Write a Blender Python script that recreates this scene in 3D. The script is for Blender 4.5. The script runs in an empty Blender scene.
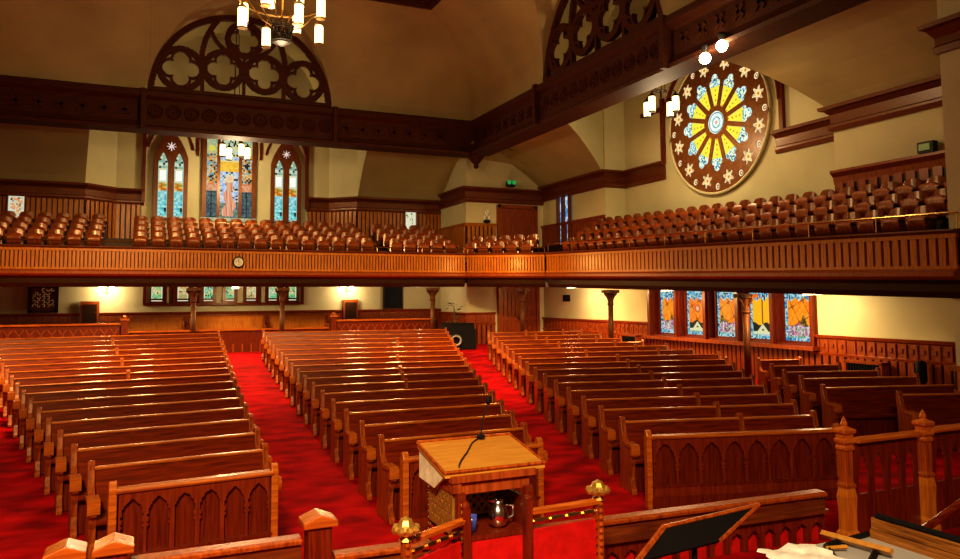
import bpy, bmesh, math, random
from mathutils import Vector, Matrix
random.seed(7)
S=bpy.context.scene; COL=S.collection
PI=math.pi; R=math.radians
V=Vector
# ------------------------------------------------------------------ materials
def nm(name):
    m=bpy.data.materials.new(name); m.use_nodes=True
    nt=m.node_tree; b=nt.nodes['Principled BSDF']
    return m,nt,b
def ramp(nt,fac,stops):
    r=nt.nodes.new('ShaderNodeValToRGB')
    e=r.color_ramp.elements
    while len(e)<len(stops): e.new(.5)
    for i,(p,c) in enumerate(stops):
        e[i].position=p; e[i].color=(*c,1)
    nt.links.new(fac,r.inputs[0]); return r.outputs[0]
def wood(name,c1,c2,rough=.35,sc=(1.2,14,14),coat=.25,bump=.15):
    m,nt,b=nm(name)
    tc=nt.nodes.new('ShaderNodeTexCoord'); mp=nt.nodes.new('ShaderNodeMapping')
    mp.inputs['Scale'].default_value=sc
    nt.links.new(tc.outputs['Object'],mp.inputs[0])
    n=nt.nodes.new('ShaderNodeTexNoise'); n.inputs['Scale'].default_value=2.2; n.inputs['Detail'].default_value=5; n.inputs['Distortion'].default_value=.8
    nt.links.new(mp.outputs[0],n.inputs['Vector'])
    nt.links.new(ramp(nt,n.outputs[0],[(.3,c2),(.7,c1)]),b.inputs['Base Color'])
    b.inputs['Roughness'].default_value=rough
    b.inputs['Coat Weight'].default_value=coat; b.inputs['Coat Roughness'].default_value=.25; b.inputs['Coat Tint'].default_value=(1,.72,.42,1); b.inputs['Specular Tint'].default_value=(1,.66,.34,1)
    bp=nt.nodes.new('ShaderNodeBump'); bp.inputs['Strength'].default_value=bump; bp.inputs['Distance'].default_value=.01
    nt.links.new(n.outputs[0],bp.inputs['Height']); nt.links.new(bp.outputs[0],b.inputs['Normal'])
    return m
def plain(name,c,rough=.6,metal=0,emit=None,es=0,var=.12,scale=3):
    m,nt,b=nm(name)
    tc=nt.nodes.new('ShaderNodeTexCoord'); n=nt.nodes.new('ShaderNodeTexNoise')
    n.inputs['Scale'].default_value=scale; n.inputs['Detail'].default_value=4
    nt.links.new(tc.outputs['Object'],n.inputs['Vector'])
    lo=tuple(x*(1-var) for x in c); hi=tuple(min(1,x*(1+var)) for x in c)
    nt.links.new(ramp(nt,n.outputs[0],[(.3,lo),(.7,hi)]),b.inputs['Base Color'])
    b.inputs['Roughness'].default_value=rough; b.inputs['Metallic'].default_value=metal
    if emit: b.inputs['Emission Color'].default_value=(*emit,1); b.inputs['Emission Strength'].default_value=es
    return m
def glassmat(name,strength):
    m,nt,b=nm(name)
    a=nt.nodes.new('ShaderNodeAttribute'); a.attribute_name='Col'
    b.inputs['Base Color'].default_value=(.01,.01,.01,1); b.inputs['Roughness'].default_value=.6; b.inputs['Specular IOR Level'].default_value=.1
    nt.links.new(a.outputs['Color'],b.inputs['Emission Color']); b.inputs['Emission Strength'].default_value=strength
    return m
def carpetmat():
    m,nt,b=nm('red_carpet')
    tc=nt.nodes.new('ShaderNodeTexCoord')
    n=nt.nodes.new('ShaderNodeTexNoise'); n.inputs['Scale'].default_value=1.1; n.inputs['Detail'].default_value=6
    mp=nt.nodes.new('ShaderNodeMapping'); mp.inputs['Scale'].default_value=(1.6,2.6,1)
    nt.links.new(tc.outputs['Object'],mp.inputs[0]); nt.links.new(mp.outputs[0],n.inputs['Vector'])
    nt.links.new(ramp(nt,n.outputs[0],[(.34,(.20,.0,.001)),(.52,(.38,.001,.002)),(.70,(.56,.003,.003))]),b.inputs['Base Color'])
    b.inputs['Roughness'].default_value=.95; b.inputs['Specular IOR Level'].default_value=.1
    n2=nt.nodes.new('ShaderNodeTexNoise'); n2.inputs['Scale'].default_value=160
    nt.links.new(tc.outputs['Object'],n2.inputs['Vector'])
    bp=nt.nodes.new('ShaderNodeBump'); bp.inputs['Strength'].default_value=.5; bp.inputs['Distance'].default_value=.01
    nt.links.new(n2.outputs[0],bp.inputs['Height']); nt.links.new(bp.outputs[0],b.inputs['Normal'])
    return m
M=dict(
 pew=wood('pew_wood',(.22,.026,.003),(.08,.007,.0012),.3,coat=.2),
 pewend=wood('pew_end_wood',(.42,.095,.011),(.15,.024,.004),.32,(14,14,1.2),coat=.15),
 panel=wood('screen_wood',(.17,.020,.004),(.07,.006,.0015),.38,(14,14,1.2),coat=.15),
 rail=wood('rail_wood',(.54,.165,.018),(.28,.06,.008),.26,coat=.35),
 beam=wood('beam_wood',(.105,.022,.008),(.035,.007,.003),.62,coat=0),
 dark=wood('dark_wood',(.03,.007,.003),(.010,.003,.0015),.5,coat=.05),
 cornice=wood('cornice_wood',(.19,.046,.011),(.07,.014,.004),.38),
 gallery=wood('gallery_wood',(.56,.20,.022),(.32,.09,.010),.35,(12,12,1.2)),
 bead=wood('beadboard_wood',(.52,.19,.025),(.26,.075,.010),.4,(12,12,1.2)),
 wains=wood('wainscot_wood',(.34,.075,.014),(.16,.028,.006),.4,(12,12,1.2)),
 seatw=wood('veneer_seat_wood',(.30,.085,.014),(.13,.030,.006),.22,(8,8,1.5),coat=.45),
 oak=wood('oak_wood',(.52,.27,.045),(.40,.18,.025),.35,(1.5,12,12),coat=.3),
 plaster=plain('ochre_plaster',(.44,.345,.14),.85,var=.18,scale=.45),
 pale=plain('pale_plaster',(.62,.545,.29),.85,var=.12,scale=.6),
 carpet=carpetmat(),
 redcloth=plain('red_fabric',(.42,.006,.004),.8,var=.2,scale=14),
 gold=plain('gilt_metal',(.52,.29,.06),.42,.75,var=.2,scale=30),
 brass=plain('brass',(.75,.45,.14),.25,1),
 bronze=plain('dark_bronze',(.30,.16,.05),.4,1),
 iron=plain('black_iron',(.03,.022,.018),.5,.6),
 black=plain('black_finish',(.008,.007,.007),.6),
 col=wood('column_paint',(.085,.024,.007),(.04,.010,.003),.55,(10,10,1),coat=.05),
 lantern=plain('lantern_glass',(1,.85,.5),.4,emit=(1,.74,.30),es=3.2),
 bulb=plain('bare_bulb',(1,.9,.7),.4,emit=(1,.84,.52),es=40),
 glow=plain('lamp_diffuser',(1,.9,.6),.4,emit=(1,.78,.36),es=9),
 green=plain('green_lens',(.02,.4,.1),.4,emit=(.05,.55,.16),es=.35),
 paper=plain('white_paper',(.78,.74,.62),.8,var=.15,scale=9),
 silver=plain('silver_metal',(.8,.8,.82),.18,1),
 cream=plain('cream_page',(.62,.55,.36),.7,var=.25,scale=10),
 plankw=wood('plank_wood',(.46,.20,.04),(.10,.03,.006),.4,(30,1.2,30)),
 recess=wood('recess_wood',(.22,.032,.006),(.11,.012,.0025),.4,(14,14,1.2)),
 scroll=plain('cream_gilding',(.62,.50,.26),.55),
 white=plain('white_ceramic',(.85,.82,.75),.3),
 blueg=plain('blue_glass',(.05,.08,.35),.15),
 glass=glassmat('stained_glass',.72),
 glassrose=glassmat('stained_glass_rose',1.0),
 glassdim=glassmat('stained_glass_low',.72),
 leaf=plain('dark_leaf',(.03,.05,.02),.6),
 grey=plain('grey_cord',(.4,.38,.34),.6),
)
M['black'].node_tree.nodes['Principled BSDF'].inputs['Specular IOR Level'].default_value=.12
M['redcloth'].node_tree.nodes['Principled BSDF'].inputs['Specular IOR Level'].default_value=.15
# ------------------------------------------------------------------ mesh builder
class MB:
    def __init__(s): s.v=[]; s.f=[]; s.c=[]; s.mi=[]; s.cur=0
    def add(s,vs,fs,T=None,col=None):
        o=len(s.v)
        for p in vs:
            p=V(p); s.v.append(T@p if T else p)
        for f in fs: s.f.append([i+o for i in f]); s.c.append(col); s.mi.append(s.cur)
    def box(s,c,d,T=None,rz=0):
        x,y,z=[k/2 for k in d]
        vs=[(a*x,b*y,e*z) for a in(-1,1) for b in(-1,1) for e in(-1,1)]
        Q=Matrix.Translation(V(c))@Matrix.Rotation(rz,4,'Z')
        if T: Q=T@Q
        s.add(vs,[(0,1,3,2),(4,6,7,5),(0,4,5,1),(2,3,7,6),(0,2,6,4),(1,5,7,3)],Q)
    def prism(s,poly,lo,hi,plane='yz',T=None):
        n=len(poly)
        def P(a,b,w): return {'yz':(w,a,b),'xz':(a,w,b),'xy':(a,b,w)}[plane]
        vs=[P(a,b,lo) for a,b in poly]+[P(a,b,hi) for a,b in poly]
        fs=[list(range(n))[::-1],list(range(n,2*n))]+[(i,(i+1)%n,n+(i+1)%n,n+i) for i in range(n)]
        s.add(vs,fs,T)
    def lathe(s,prof,c=(0,0,0),n=12,T=None):
        vs=[];fs=[]
        for r,z in prof:
            for k in range(n):
                a=2*PI*k/n; vs.append((c[0]+r*math.cos(a),c[1]+r*math.sin(a),c[2]+z))
        m=len(prof)
        for i in range(m-1):
            for k in range(n):
                fs.append((i*n+k,i*n+(k+1)%n,(i+1)*n+(k+1)%n,(i+1)*n+k))
        fs.append(list(range(n))[::-1]); fs.append([(m-1)*n+k for k in range(n)])
        s.add(vs,fs,T)
    def tube(s,path,r,n=6,T=None,closed=False):
        P=[V(p) for p in path]; vs=[];fs=[];m=len(P)
        for i,p in enumerate(P):
            a=P[(i-1)%m] if (closed or i>0) else P[i]; b=P[(i+1)%m] if (closed or i<m-1) else P[i]
            d=(b-a).normalized(); u=d.cross(V((0,0,1)))
            if u.length<1e-3: u=V((1,0,0))
            u.normalize(); w=d.cross(u)
            rr=r[i] if isinstance(r,(list,tuple)) else r
            for k in range(n):
                t=2*PI*k/n; vs.append(p+u*rr*math.cos(t)+w*rr*math.sin(t))
        for i in range(m if closed else m-1):
            j=(i+1)%m
            for k in range(n): fs.append((i*n+k,i*n+(k+1)%n,j*n+(k+1)%n,j*n+k))
        if not closed: fs.append(list(range(n))[::-1]); fs.append([(m-1)*n+k for k in range(n)])
        s.add(vs,fs,T)
    def sweep(s,prof,path,inward=None):
        """prof: (out,z) points; path: list of (x,y,z). 'out' goes to the right-hand side of the path direction"""
        P=[V(p) for p in path]; m=len(P); n=len(prof); vs=[];fs=[]
        for i,p in enumerate(P):
            dirs=[]
            if i>0: dirs.append((P[i]-P[i-1]).to_2d().normalized())
            if i<m-1: dirs.append((P[i+1]-P[i]).to_2d().normalized())
            ns=[V((d.y,-d.x)) for d in dirs]
            if len(ns)==2:
                b=(ns[0]+ns[1]).normalized(); k=1/max(.35,b.dot(ns[0])); nn=b*k
            else: nn=ns[0]
            for o,z in prof: vs.append((p.x+nn.x*o,p.y+nn.y*o,p.z+z))
        for i in range(m-1):
            for k in range(n): fs.append((i*n+k,i*n+(k+1)%n,(i+1)*n+(k+1)%n,(i+1)*n+k))
        fs.append(list(range(n))); fs.append([(m-1)*n+k for k in range(n)][::-1])
        s.add(vs,fs)
    def sphere(s,c,r,n=10,m=6,sc=(1,1,1)):
        prof=[]
        vs=[];fs=[]
        for i in range(m+1):
            t=PI*i/m
            for k in range(n):
                a=2*PI*k/n
                vs.append((c[0]+r*sc[0]*math.sin(t)*math.cos(a),c[1]+r*sc[1]*math.sin(t)*math.sin(a),c[2]-r*sc[2]*math.cos(t)))
        for i in range(m):
            for k in range(n): fs.append((i*n+k,i*n+(k+1)%n,(i+1)*n+(k+1)%n,(i+1)*n+k))
        s.add(vs,fs)
    def solidmask(s,fn,W,H,nu,nv,depth,T,u0=0,v0=0):
        """solid cells of a w x h lattice as a slab (front at w=depth)"""
        g=[[fn(u0+(i+.5)*W/nu,v0+(j+.5)*H/nv) for j in range(nv)] for i in range(nu)]
        idx={}; vs=[];fs=[]
        def vid(i,j,k):
            q=(i,j,k)
            if q not in idx: idx[q]=len(vs); vs.append((u0+i*W/nu,v0+j*H/nv,depth*k))
            return idx[q]
        for i in range(nu):
            for j in range(nv):
                if not g[i][j]: continue
                fs.append((vid(i,j,1),vid(i+1,j,1),vid(i+1,j+1,1),vid(i,j+1,1)))
                if i==0 or not g[i-1][j]: fs.append((vid(i,j,0),vid(i,j,1),vid(i,j+1,1),vid(i,j+1,0)))
                if i==nu-1 or not g[i+1][j]: fs.append((vid(i+1,j,1),vid(i+1,j,0),vid(i+1,j+1,0),vid(i+1,j+1,1)))
                if j==0 or not g[i][j-1]: fs.append((vid(i,j,0),vid(i+1,j,0),vid(i+1,j,1),vid(i,j,1)))
                if j==nv-1 or not g[i][j+1]: fs.append((vid(i,j+1,1),vid(i+1,j+1,1),vid(i+1,j+1,0),vid(i,j+1,0)))
        s.add(vs,fs,T)
    def colourgrid(s,fn,W,H,nu,nv,T,u0=0,v0=0):
        for i in range(nu):
            for j in range(nv):
                c=fn(u0+(i+.5)*W/nu,v0+(j+.5)*H/nv)
                if c is None: continue
                a,b=u0+i*W/nu,v0+j*H/nv; a2,b2=u0+(i+1)*W/nu,v0+(j+1)*H/nv
                s.add([(a,b,0),(a2,b,0),(a2,b2,0),(a,b2,0)],[(0,1,2,3)],T,c)
    def mesh(s,name,mats,smooth=False):
        me=bpy.data.meshes.new(name)
        me.from_pydata([tuple(p) for p in s.v],[],s.f)
        for m in (mats if isinstance(mats,(list,tuple)) else [mats]): me.materials.append(m)
        if any(s.mi) and len(me.materials)==1: me.materials.append(M['dark'])
        if any(s.mi): me.polygons.foreach_set('material_index',s.mi)
        if any(c is not None for c in s.c):
            ca=me.color_attributes.new('Col','FLOAT_COLOR','CORNER')
            data=[]
            for f,c in zip(s.f,s.c): data+= [*(c or (0,0,0)),1.0]*len(f)
            ca.data.foreach_set('color',data)
        else:
            bm=bmesh.new(); bm.from_mesh(me); bmesh.ops.recalc_face_normals(bm,faces=bm.faces); bm.to_mesh(me); bm.free()
        if smooth: me.polygons.foreach_set('use_smooth',[True]*len(me.polygons))
        me.update(); return me
    def build(s,name,mats,parent=None,smooth=False,kind=None,bevel=0):
        o=bpy.data.objects.new(name,s.mesh(name,mats,smooth)); COL.objects.link(o)
        if parent: o.parent=parent
        if kind: o['kind']=kind
        if bevel:
            b=o.modifiers.new('b','BEVEL'); b.width=bevel; b.segments=2; b.limit_method='ANGLE'; b.angle_limit=R(40)
        return o
def inst(name,me,parent=None,loc=None,bevel=0):
    o=bpy.data.objects.new(name,me); COL.objects.link(o)
    if parent: o.parent=parent
    if loc: o.location=loc
    if bevel:
        b=o.modifiers.new('b','BEVEL'); b.width=bevel; b.segments=2; b.limit_method='ANGLE'; b.angle_limit=R(40)
    return o
def tag(o,label,cat,group=None):
    o['label']=label; o['category']=cat; o['kind']='thing'
    if group: o['group']=group
    return o
def thing(name,label,cat,loc=(0,0,0),rz=0,group=None):
    o=bpy.data.objects.new(name,None); o.empty_display_size=.1; COL.objects.link(o)
    o.location=loc; o.rotation_euler=(0,0,rz)
    return tag(o,label,cat,group)
def frame(o,u,v,n):
    """matrix mapping (u,v,w) to world"""
    u,v,n=V(u).normalized(),V(v).normalized(),V(n).normalized()
    return Matrix(((u.x,v.x,n.x,o[0]),(u.y,v.y,n.y,o[1]),(u.z,v.z,n.z,o[2]),(0,0,0,1)))
ORD=['zero','first','second','third','fourth','fifth','sixth','seventh','eighth','ninth','tenth','eleventh','twelfth','thirteenth','fourteenth','fifteenth','sixteenth','seventeenth','eighteenth','nineteenth','twentieth',
 'twenty-first','twenty-second','twenty-third','twenty-fourth','twenty-fifth','twenty-sixth','twenty-seventh','twenty-eighth','twenty-ninth','thirtieth','thirty-first','thirty-second','thirty-third','thirty-fourth','thirty-fifth']
# ------------------------------------------------------------------ camera
CH=2.6
yaw,pitch,roll=R(24.25),R(4.42),R(-.36)
cy_,sy_,cp_,sp_,cr_,sr_=math.cos(yaw),math.sin(yaw),math.cos(pitch),math.sin(pitch),math.cos(roll),math.sin(roll)
fw=V((sy_*cp_,cy_*cp_,sp_)); rt=V((cy_,-sy_,0)); up=rt.cross(fw)
r2=rt*cr_+up*sr_; u2=-rt*sr_+up*cr_
cam=bpy.data.cameras.new('camera'); camo=bpy.data.objects.new('camera',cam); COL.objects.link(camo)
camo.matrix_world=Matrix(((r2.x,u2.x,-fw.x,0),(r2.y,u2.y,-fw.y,0),(r2.z,u2.z,-fw.z,CH),(0,0,0,1)))
cam.sensor_fit='HORIZONTAL'; cam.sensor_width=36; cam.lens=756.4/960*36
cam.shift_y=(239-279.5)/960; cam.clip_start=.05
S.camera=camo
# ------------------------------------------------------------------ dimensions
AX=3.2                          # nave axis
YB,XB=27.3,12.0                 # beam faces
ZB0,ZB1=8.26,9.62
Y1,Y2=31.0,31.9; D1,D2=15.6,16.5
ROSEY=18.33; BAYR=(13.25,23.35); BAYX=(-1.9,8.3)
GYF,GXF=26.5,13.6               # gallery fronts
JX,JY=12.05,28.1                # stair enclosure corner
PC=(2.6,3.2)
def rise(x,y):
    rho=math.hypot(x-PC[0],y-PC[1]); t=max(0,min(1.09,(rho-5.2)/17.3)); return .6*t**2.2
def zoff(y): return -(26-min(26,y))*.0285
# ------------------------------------------------------------------ floor
mb=MB(); nx,ny=58,76; x0,x1,y0,y1=-9.6,17,-4,32.2
vs=[(x0+(x1-x0)*i/nx,y0+(y1-y0)*j/ny,rise(x0+(x1-x0)*i/nx,y0+(y1-y0)*j/ny)) for i in range(nx+1) for j in range(ny+1)]
mb.add(vs,[(i*(ny+1)+j,(i+1)*(ny+1)+j,(i+1)*(ny+1)+j+1,i*(ny+1)+j+1) for i in range(nx) for j in range(ny)])
mb.build('floor',M['carpet'],kind='structure',smooth=True)
PZ=.42
mb=MB(); mb.prism([(-9.4,-3.8),(13.2,-3.8),(13.2,4.75),(6.2,4.75),(5.6,5.1),(4.6,5.16),(-9.4,5.16)],.0,PZ,'xy')
mb.build('floor_platform',M['carpet'],kind='structure')
# ------------------------------------------------------------------ walls
def quadwall(mb,p,q,z0,z1):
    mb.add([(p[0],p[1],z0),(q[0],q[1],z0),(q[0],q[1],z1),(p[0],p[1],z1)],[(0,1,2,3)])
mb=MB()
ZT=13.2
rp=[(-9.4,Y1),(BAYX[0],Y1),(BAYX[0]+1.0,Y2),(BAYX[1]-1.0,Y2),(BAYX[1],Y1),(JX,Y1)]
for a,b in zip(rp,rp[1:]): quadwall(mb,a,b,3.31,ZT)
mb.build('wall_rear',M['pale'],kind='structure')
mb=MB(); quadwall(mb,(JX,Y1),(JX,JY),0.3,ZT); quadwall(mb,(JX,JY),(D1,JY),0.3,ZT)
mb.build('wall_rear_corner',M['pale'],kind='structure')
mb=MB()
sp=[(D1,JY),(D1,BAYR[1]),(D2,BAYR[1]),(D2,BAYR[0]),(D1,BAYR[0]),(D1,6.2)]
for a,b in zip(sp,sp[1:]): quadwall(mb,a,b,3.31,ZT)
mb.build('wall_right',M['pale'],kind='structure')
mb=MB(); quadwall(mb,(-9.4,Y1),(JX,Y1),0,3.3); mb.build('wall_rear_lower',M['pale'],kind='structure')
mb=MB(); WY0,WY1=14.05,20.75
quadwall(mb,(D1,JY),(D1,WY1),0,3.3); quadwall(mb,(D1,WY0),(D1,12.9),0,3.3)
quadwall(mb,(D1,WY1),(D1,WY0),0,1.28)
quadwall(mb,(D1,12.9),(D1-.12,12.9),0,3.3); quadwall(mb,(D1-.12,12.9),(D1-.12,6.2),0,3.3)
mb.build('wall_right_lower',M['pale'],kind='structure')
mb=MB(); quadwall(mb,(-9.4,-4),(-9.4,Y1),0,ZT); mb.build('wall_left',M['plaster'],kind='structure')
mb=MB(); quadwall(mb,(-9.4,-4),(D1,-4),0,ZT); quadwall(mb,(D1,-4),(D1,6.2),0,ZT); mb.build('wall_front',M['plaster'],kind='structure')
# big pier at the end of the side gallery
PX,PY=13.72,9.2
mb=MB(); mb.box(((PX+16.6)/2,PY-1.6,6.4),(16.6-PX,3.2,12.8)); mb.build('wall_pier',M['pale'],kind='structure')
# ------------------------------------------------------------------ ceilings
def cove_pts(n=10): return [(1-math.cos(PI/2*k/n), math.sin(PI/2*k/n)) for k in range(n+1)]
RUN,RISE=2.8,3.15
TW,TH=3.12,3.0    # arch half width / height above the beam
def archz(u,w=TW,h=TH):
    u=abs(u)/w
    if u>=1: return -1
    return h*(1-u**2.3)**.55
mbc=MB()
def cove(axis):
    # axis 'rear': along x from -9.4 to XB ; axis 'side': along y from -4 to YB
    n=20
    L0,L1,ctr=(-9.4,XB,AX) if axis=='rear' else (-4,YB,ROSEY)
    N=int((L1-L0)/.12)
    for i in range(N):
        a=L0+(L1-L0)*i/N; b=L0+(L1-L0)*(i+1)/N
        def start(q):
            h=archz(q-ctr)
            return 0 if h<=0 else math.asin(min(1,h/RISE))
        sa,sb=start(a),start(b)
        for k in range(n):
            row=[]
            for q,s0 in ((a,sa),(b,sb)):
                for kk in (k,k+1):
                    t=s0+(PI/2-s0)*kk/n; o,z=RUN*(1-math.cos(t)),RISE*math.sin(t); row.append((min(q,L1-o),o,z))
            (aa,o0,z0),(a1,o1,z1),(bb,o2,z2),(b1,o3,z3)=row
            if aa>=bb and a1>=b1: continue
            if axis=='rear': vs=[(aa,YB-o0,ZB1+z0),(bb,YB-o2,ZB1+z2),(b1,YB-o3,ZB1+z3),(a1,YB-o1,ZB1+z1)]
            else: vs=[(XB-o0,aa,ZB1+z0),(XB-o2,bb,ZB1+z2),(XB-o3,b1,ZB1+z3),(XB-o1,a1,ZB1+z1)]
            mbc.add(vs,[(0,1,2,3)])
    # soffit of the arched vault cutting the cove
    K=48
    pts=[]
    for k in range(K+1):
        u=-TW*math.cos(PI*k/K); pts.append((u,max(0,archz(u))))
    for (ua,za),(ub,zb) in zip(pts,pts[1:]):
        def oc(z): return RUN*(1-math.sqrt(max(0,1-(min(z,RISE)/RISE)**2)))
        oa,ob=oc(za)+.0,oc(zb)+.0; bk=-2.0
        if axis=='rear': vs=[(ctr+ua,YB-oa,ZB1+za),(ctr+ub,YB-ob,ZB1+zb),(ctr+ub,YB-bk,ZB1+zb),(ctr+ua,YB-bk,ZB1+za)]
        else: vs=[(XB-oa,ctr+ua,ZB1+za),(XB-ob,ctr+ub,ZB1+zb),(XB-bk,ctr+ub,ZB1+zb),(XB-bk,ctr+ua,ZB1+za)]
        mbc.add(vs,[(0,1,2,3)])
cove('rear'); cove('side')
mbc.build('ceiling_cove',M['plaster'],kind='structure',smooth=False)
# flat centre of the ceiling with dark coffer and moulding
fx,fy=XB-RUN,YB-RUN; zf=ZB1+RISE
mb=MB(); mb.add([(-9.4,-4,zf+.5),(fx+.2,-4,zf+.5),(fx+.2,fy+.2,zf+.5),(-9.4,fy+.2,zf+.5)],[(0,1,2,3)])
for k in range(9):
    mb.box((-9+k*2.2,10,zf+.4),(.25,28,.3)); 
for k in range(12): mb.box((0,-3+k*2.4,zf+.4),(18.4,.25,.3))
mb.build('ceiling_center',M['dark'],kind='structure')
mb=MB(); mb.sweep([(0,0),(.25,-.02),(.28,.1),(.35,.12),(.4,.3),(.5,.5),(0,.5)],[(fx,-4,zf),(fx,fy,zf),(-9.4,fy,zf)][::-1])
mb.build('trim_1',M['beam'],kind='structure')
# sloped coves between beams and outer walls, pierced by the bays
ZRC,ZSC=6.85,7.25     # cornice tops
def outer(t,z0,zz): return z0+(zz-z0)*math.sin(PI/2*t)**.9
mb=MB(); ck=MB(); n=10
def baycut_side(t):   # half width of the bay opening at fraction t (0 wall, 1 beam)
    return 5.1-2.0*t
for k in range(n):
    ta,tb=k/n,(k+1)/n
    # side ceiling: x from D1 to XB
    for s in (0,1):
        def P(t,e):
            x=D1+(XB+.1-D1)*t; z=outer(t,ZSC-.15,8.75)
            hw=baycut_side(t)
            y=(ROSEY+hw if e==0 else JY+.0) if s==0 else (6.2 if e==0 else ROSEY-hw)
            return (x,y,z)
        mb.add([P(ta,0),P(ta,1),P(tb,1),P(tb,0)],[(0,1,2,3)])
        # cheek of the bay rising from the cut
        def Q(t,up_):
            p=P(t,0 if s==0 else 1); return (p[0],p[1],ZT if up_ else p[2])
        ck.add([Q(ta,0),Q(tb,0),Q(tb,1),Q(ta,1)],[(0,1,2,3)])
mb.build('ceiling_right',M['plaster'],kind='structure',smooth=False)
mb=MB()
for k in range(n):
    ta,tb=k/n,(k+1)/n
    for s in (0,1):
        def P(t,e):
            y=Y1+(YB+.1-Y1)*t; z=outer(t,ZRC-.15,8.75); c=.35*t
            xl,xr=BAYX[0]+c,BAYX[1]-c
            x=(-9.4 if e==0 else xl) if s==0 else (xr if e==0 else JX+1.2*0)
            return (x,y,z)
        mb.add([P(ta,0),P(ta,1),P(tb,1),P(tb,0)],[(0,1,2,3)])
        def Q(t,up_):
            p=P(t,1 if s==0 else 0); return (p[0],p[1],ZT if up_ else p[2])
        ck.add([Q(ta,0),Q(tb,0),Q(tb,1),Q(ta,1)],[(0,1,2,3)])
# corner ceiling between the beams and the stair enclosure
mb.add([(XB,YB,8.75),(D1,JY,8.0),(D1,YB-.6,8.0),(XB,YB-.6,8.75)],[(0,1,2,3)])
mb.add([(XB-.1,YB,8.75),(XB-.1,Y1,7.9),(JX+.1,Y1,7.9),(JX+.1,JY,8.3)],[(0,1,2,3)])
mb.add([(XB-.1,YB-.2,8.78),(D1+.1,YB-.2,8.78),(D1+.1,JY+.1,8.0),(XB-.1,JY+.1,8.3)],[(0,1,2,3)])
mb.build('ceiling_rear',M['plaster'],kind='structure',smooth=False)
ck.build('ceiling_bay',M['pale'],kind='structure',smooth=False)
mb=MB(); mb.add([(-9.4,-4,ZT),(17,-4,ZT),(17,33,ZT),(-9.4,33,ZT)],[(0,1,2,3)]); mb.build('ceiling_roof',M['plaster'],kind='structure')
# walls above the beam backing the coves are closed by the roof and outer walls
# ------------------------------------------------------------------ great beams
def beamprof(d=.7,h=ZB1-ZB0):
    return [(0,0),(.12,0),(.14,.1),(.06,.16),(.02,.28),(.0,.3),(.0,.95),(.03,1.0),(.12,1.06),(.2,1.12),(.2,1.3),(.1,h),(-d,h),(-d,.0)]
def ring(mb,c,r,rr,T,n=14):
    mb.tube([T@V((c[0]+r*math.cos(2*PI*k/n),c[1]+r*math.sin(2*PI*k/n),0)) for k in range(n)],rr,4,closed=True)
mb=MB(); mb.sweep(beamprof(),[(-9.4,YB,ZB0),(XB,YB,ZB0)])
T=frame((-9.4,YB,ZB0),(1,0,0),(0,0,1),(0,-1,0))
mb.box((AX,YB-.02,ZB0+.62),(6.5,.1,.95)); 
for sx in (-1,1): mb.box((AX+sx*3.22,YB-.12,ZB0+.68),(.16,.3,1.36))
for k in range(11):
    c=(AX+9.4-2.85+k*.57,.63); Tk=T@Matrix.Translation((0,0,.08))
    ring(mb,c,.22,.035,Tk); 
    for j in range(4): ring(mb,(c[0]+.09*math.cos(PI/2*j+.78),c[1]+.09*math.sin(PI/2*j+.78)),.07,.022,Tk,8)
for k in range(-2,30):
    u=2.0+k*.62
    if abs(u-9.4-AX)<3.4 or u>21: continue
    for j in range(4):
        a=PI/2*j+PI/4; mb.box((0,0,0),(.2,.1,.07),T@Matrix.Translation((u+.1*math.cos(a),.63+.1*math.sin(a),.01))@Matrix.Rotation(a,4,'Z'))
mb.build('ceiling_beam',M['beam'],kind='structure')
mb=MB(); mb.sweep(beamprof(),[(XB,YB,ZB0),(XB,-4,ZB0)])
T=frame((XB,YB,ZB0),(0,-1,0),(0,0,1),(-1,0,0))
mb.box((XB-.02,ROSEY,ZB0+.62),(.1,6.7,.95))
for sx in (-1,1): mb.box((XB-.12,ROSEY+sx*3.35,ZB0+.68),(.3,.16,1.36))
for k in range(11):
    c=(YB-ROSEY-2.9+k*.58,.63); Tk=T@Matrix.Translation((0,0,.08))
    ring(mb,c,.22,.035,Tk)
    for j in range(4): ring(mb,(c[0]+.09*math.cos(PI/2*j+.78),c[1]+.09*math.sin(PI/2*j+.78)),.07,.022,Tk,8)
for k in range(34):
    u=.5+k*.62
    if abs(u-(YB-ROSEY))<3.5: continue
    for j in range(4):
        a=PI/2*j+PI/4; mb.box((0,0,0),(.2,.1,.07),T@Matrix.Translation((u+.1*math.cos(a),.63+.1*math.sin(a),.01))@Matrix.Rotation(a,4,'Z'))
mb.build('ceiling_beam.001',M['beam'],kind='structure')
mb=MB(); mb.lathe([(.05,-.45),(.12,-.38),(.09,-.28),(.24,-.12),(.34,0),(.42,.12)],(XB+.3,YB+.35,ZB0-.02),8)
tag(mb.build('pendant_boss',M['beam']),'dark carved pendant boss under the corner where the two great beams meet','ornament')
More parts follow.
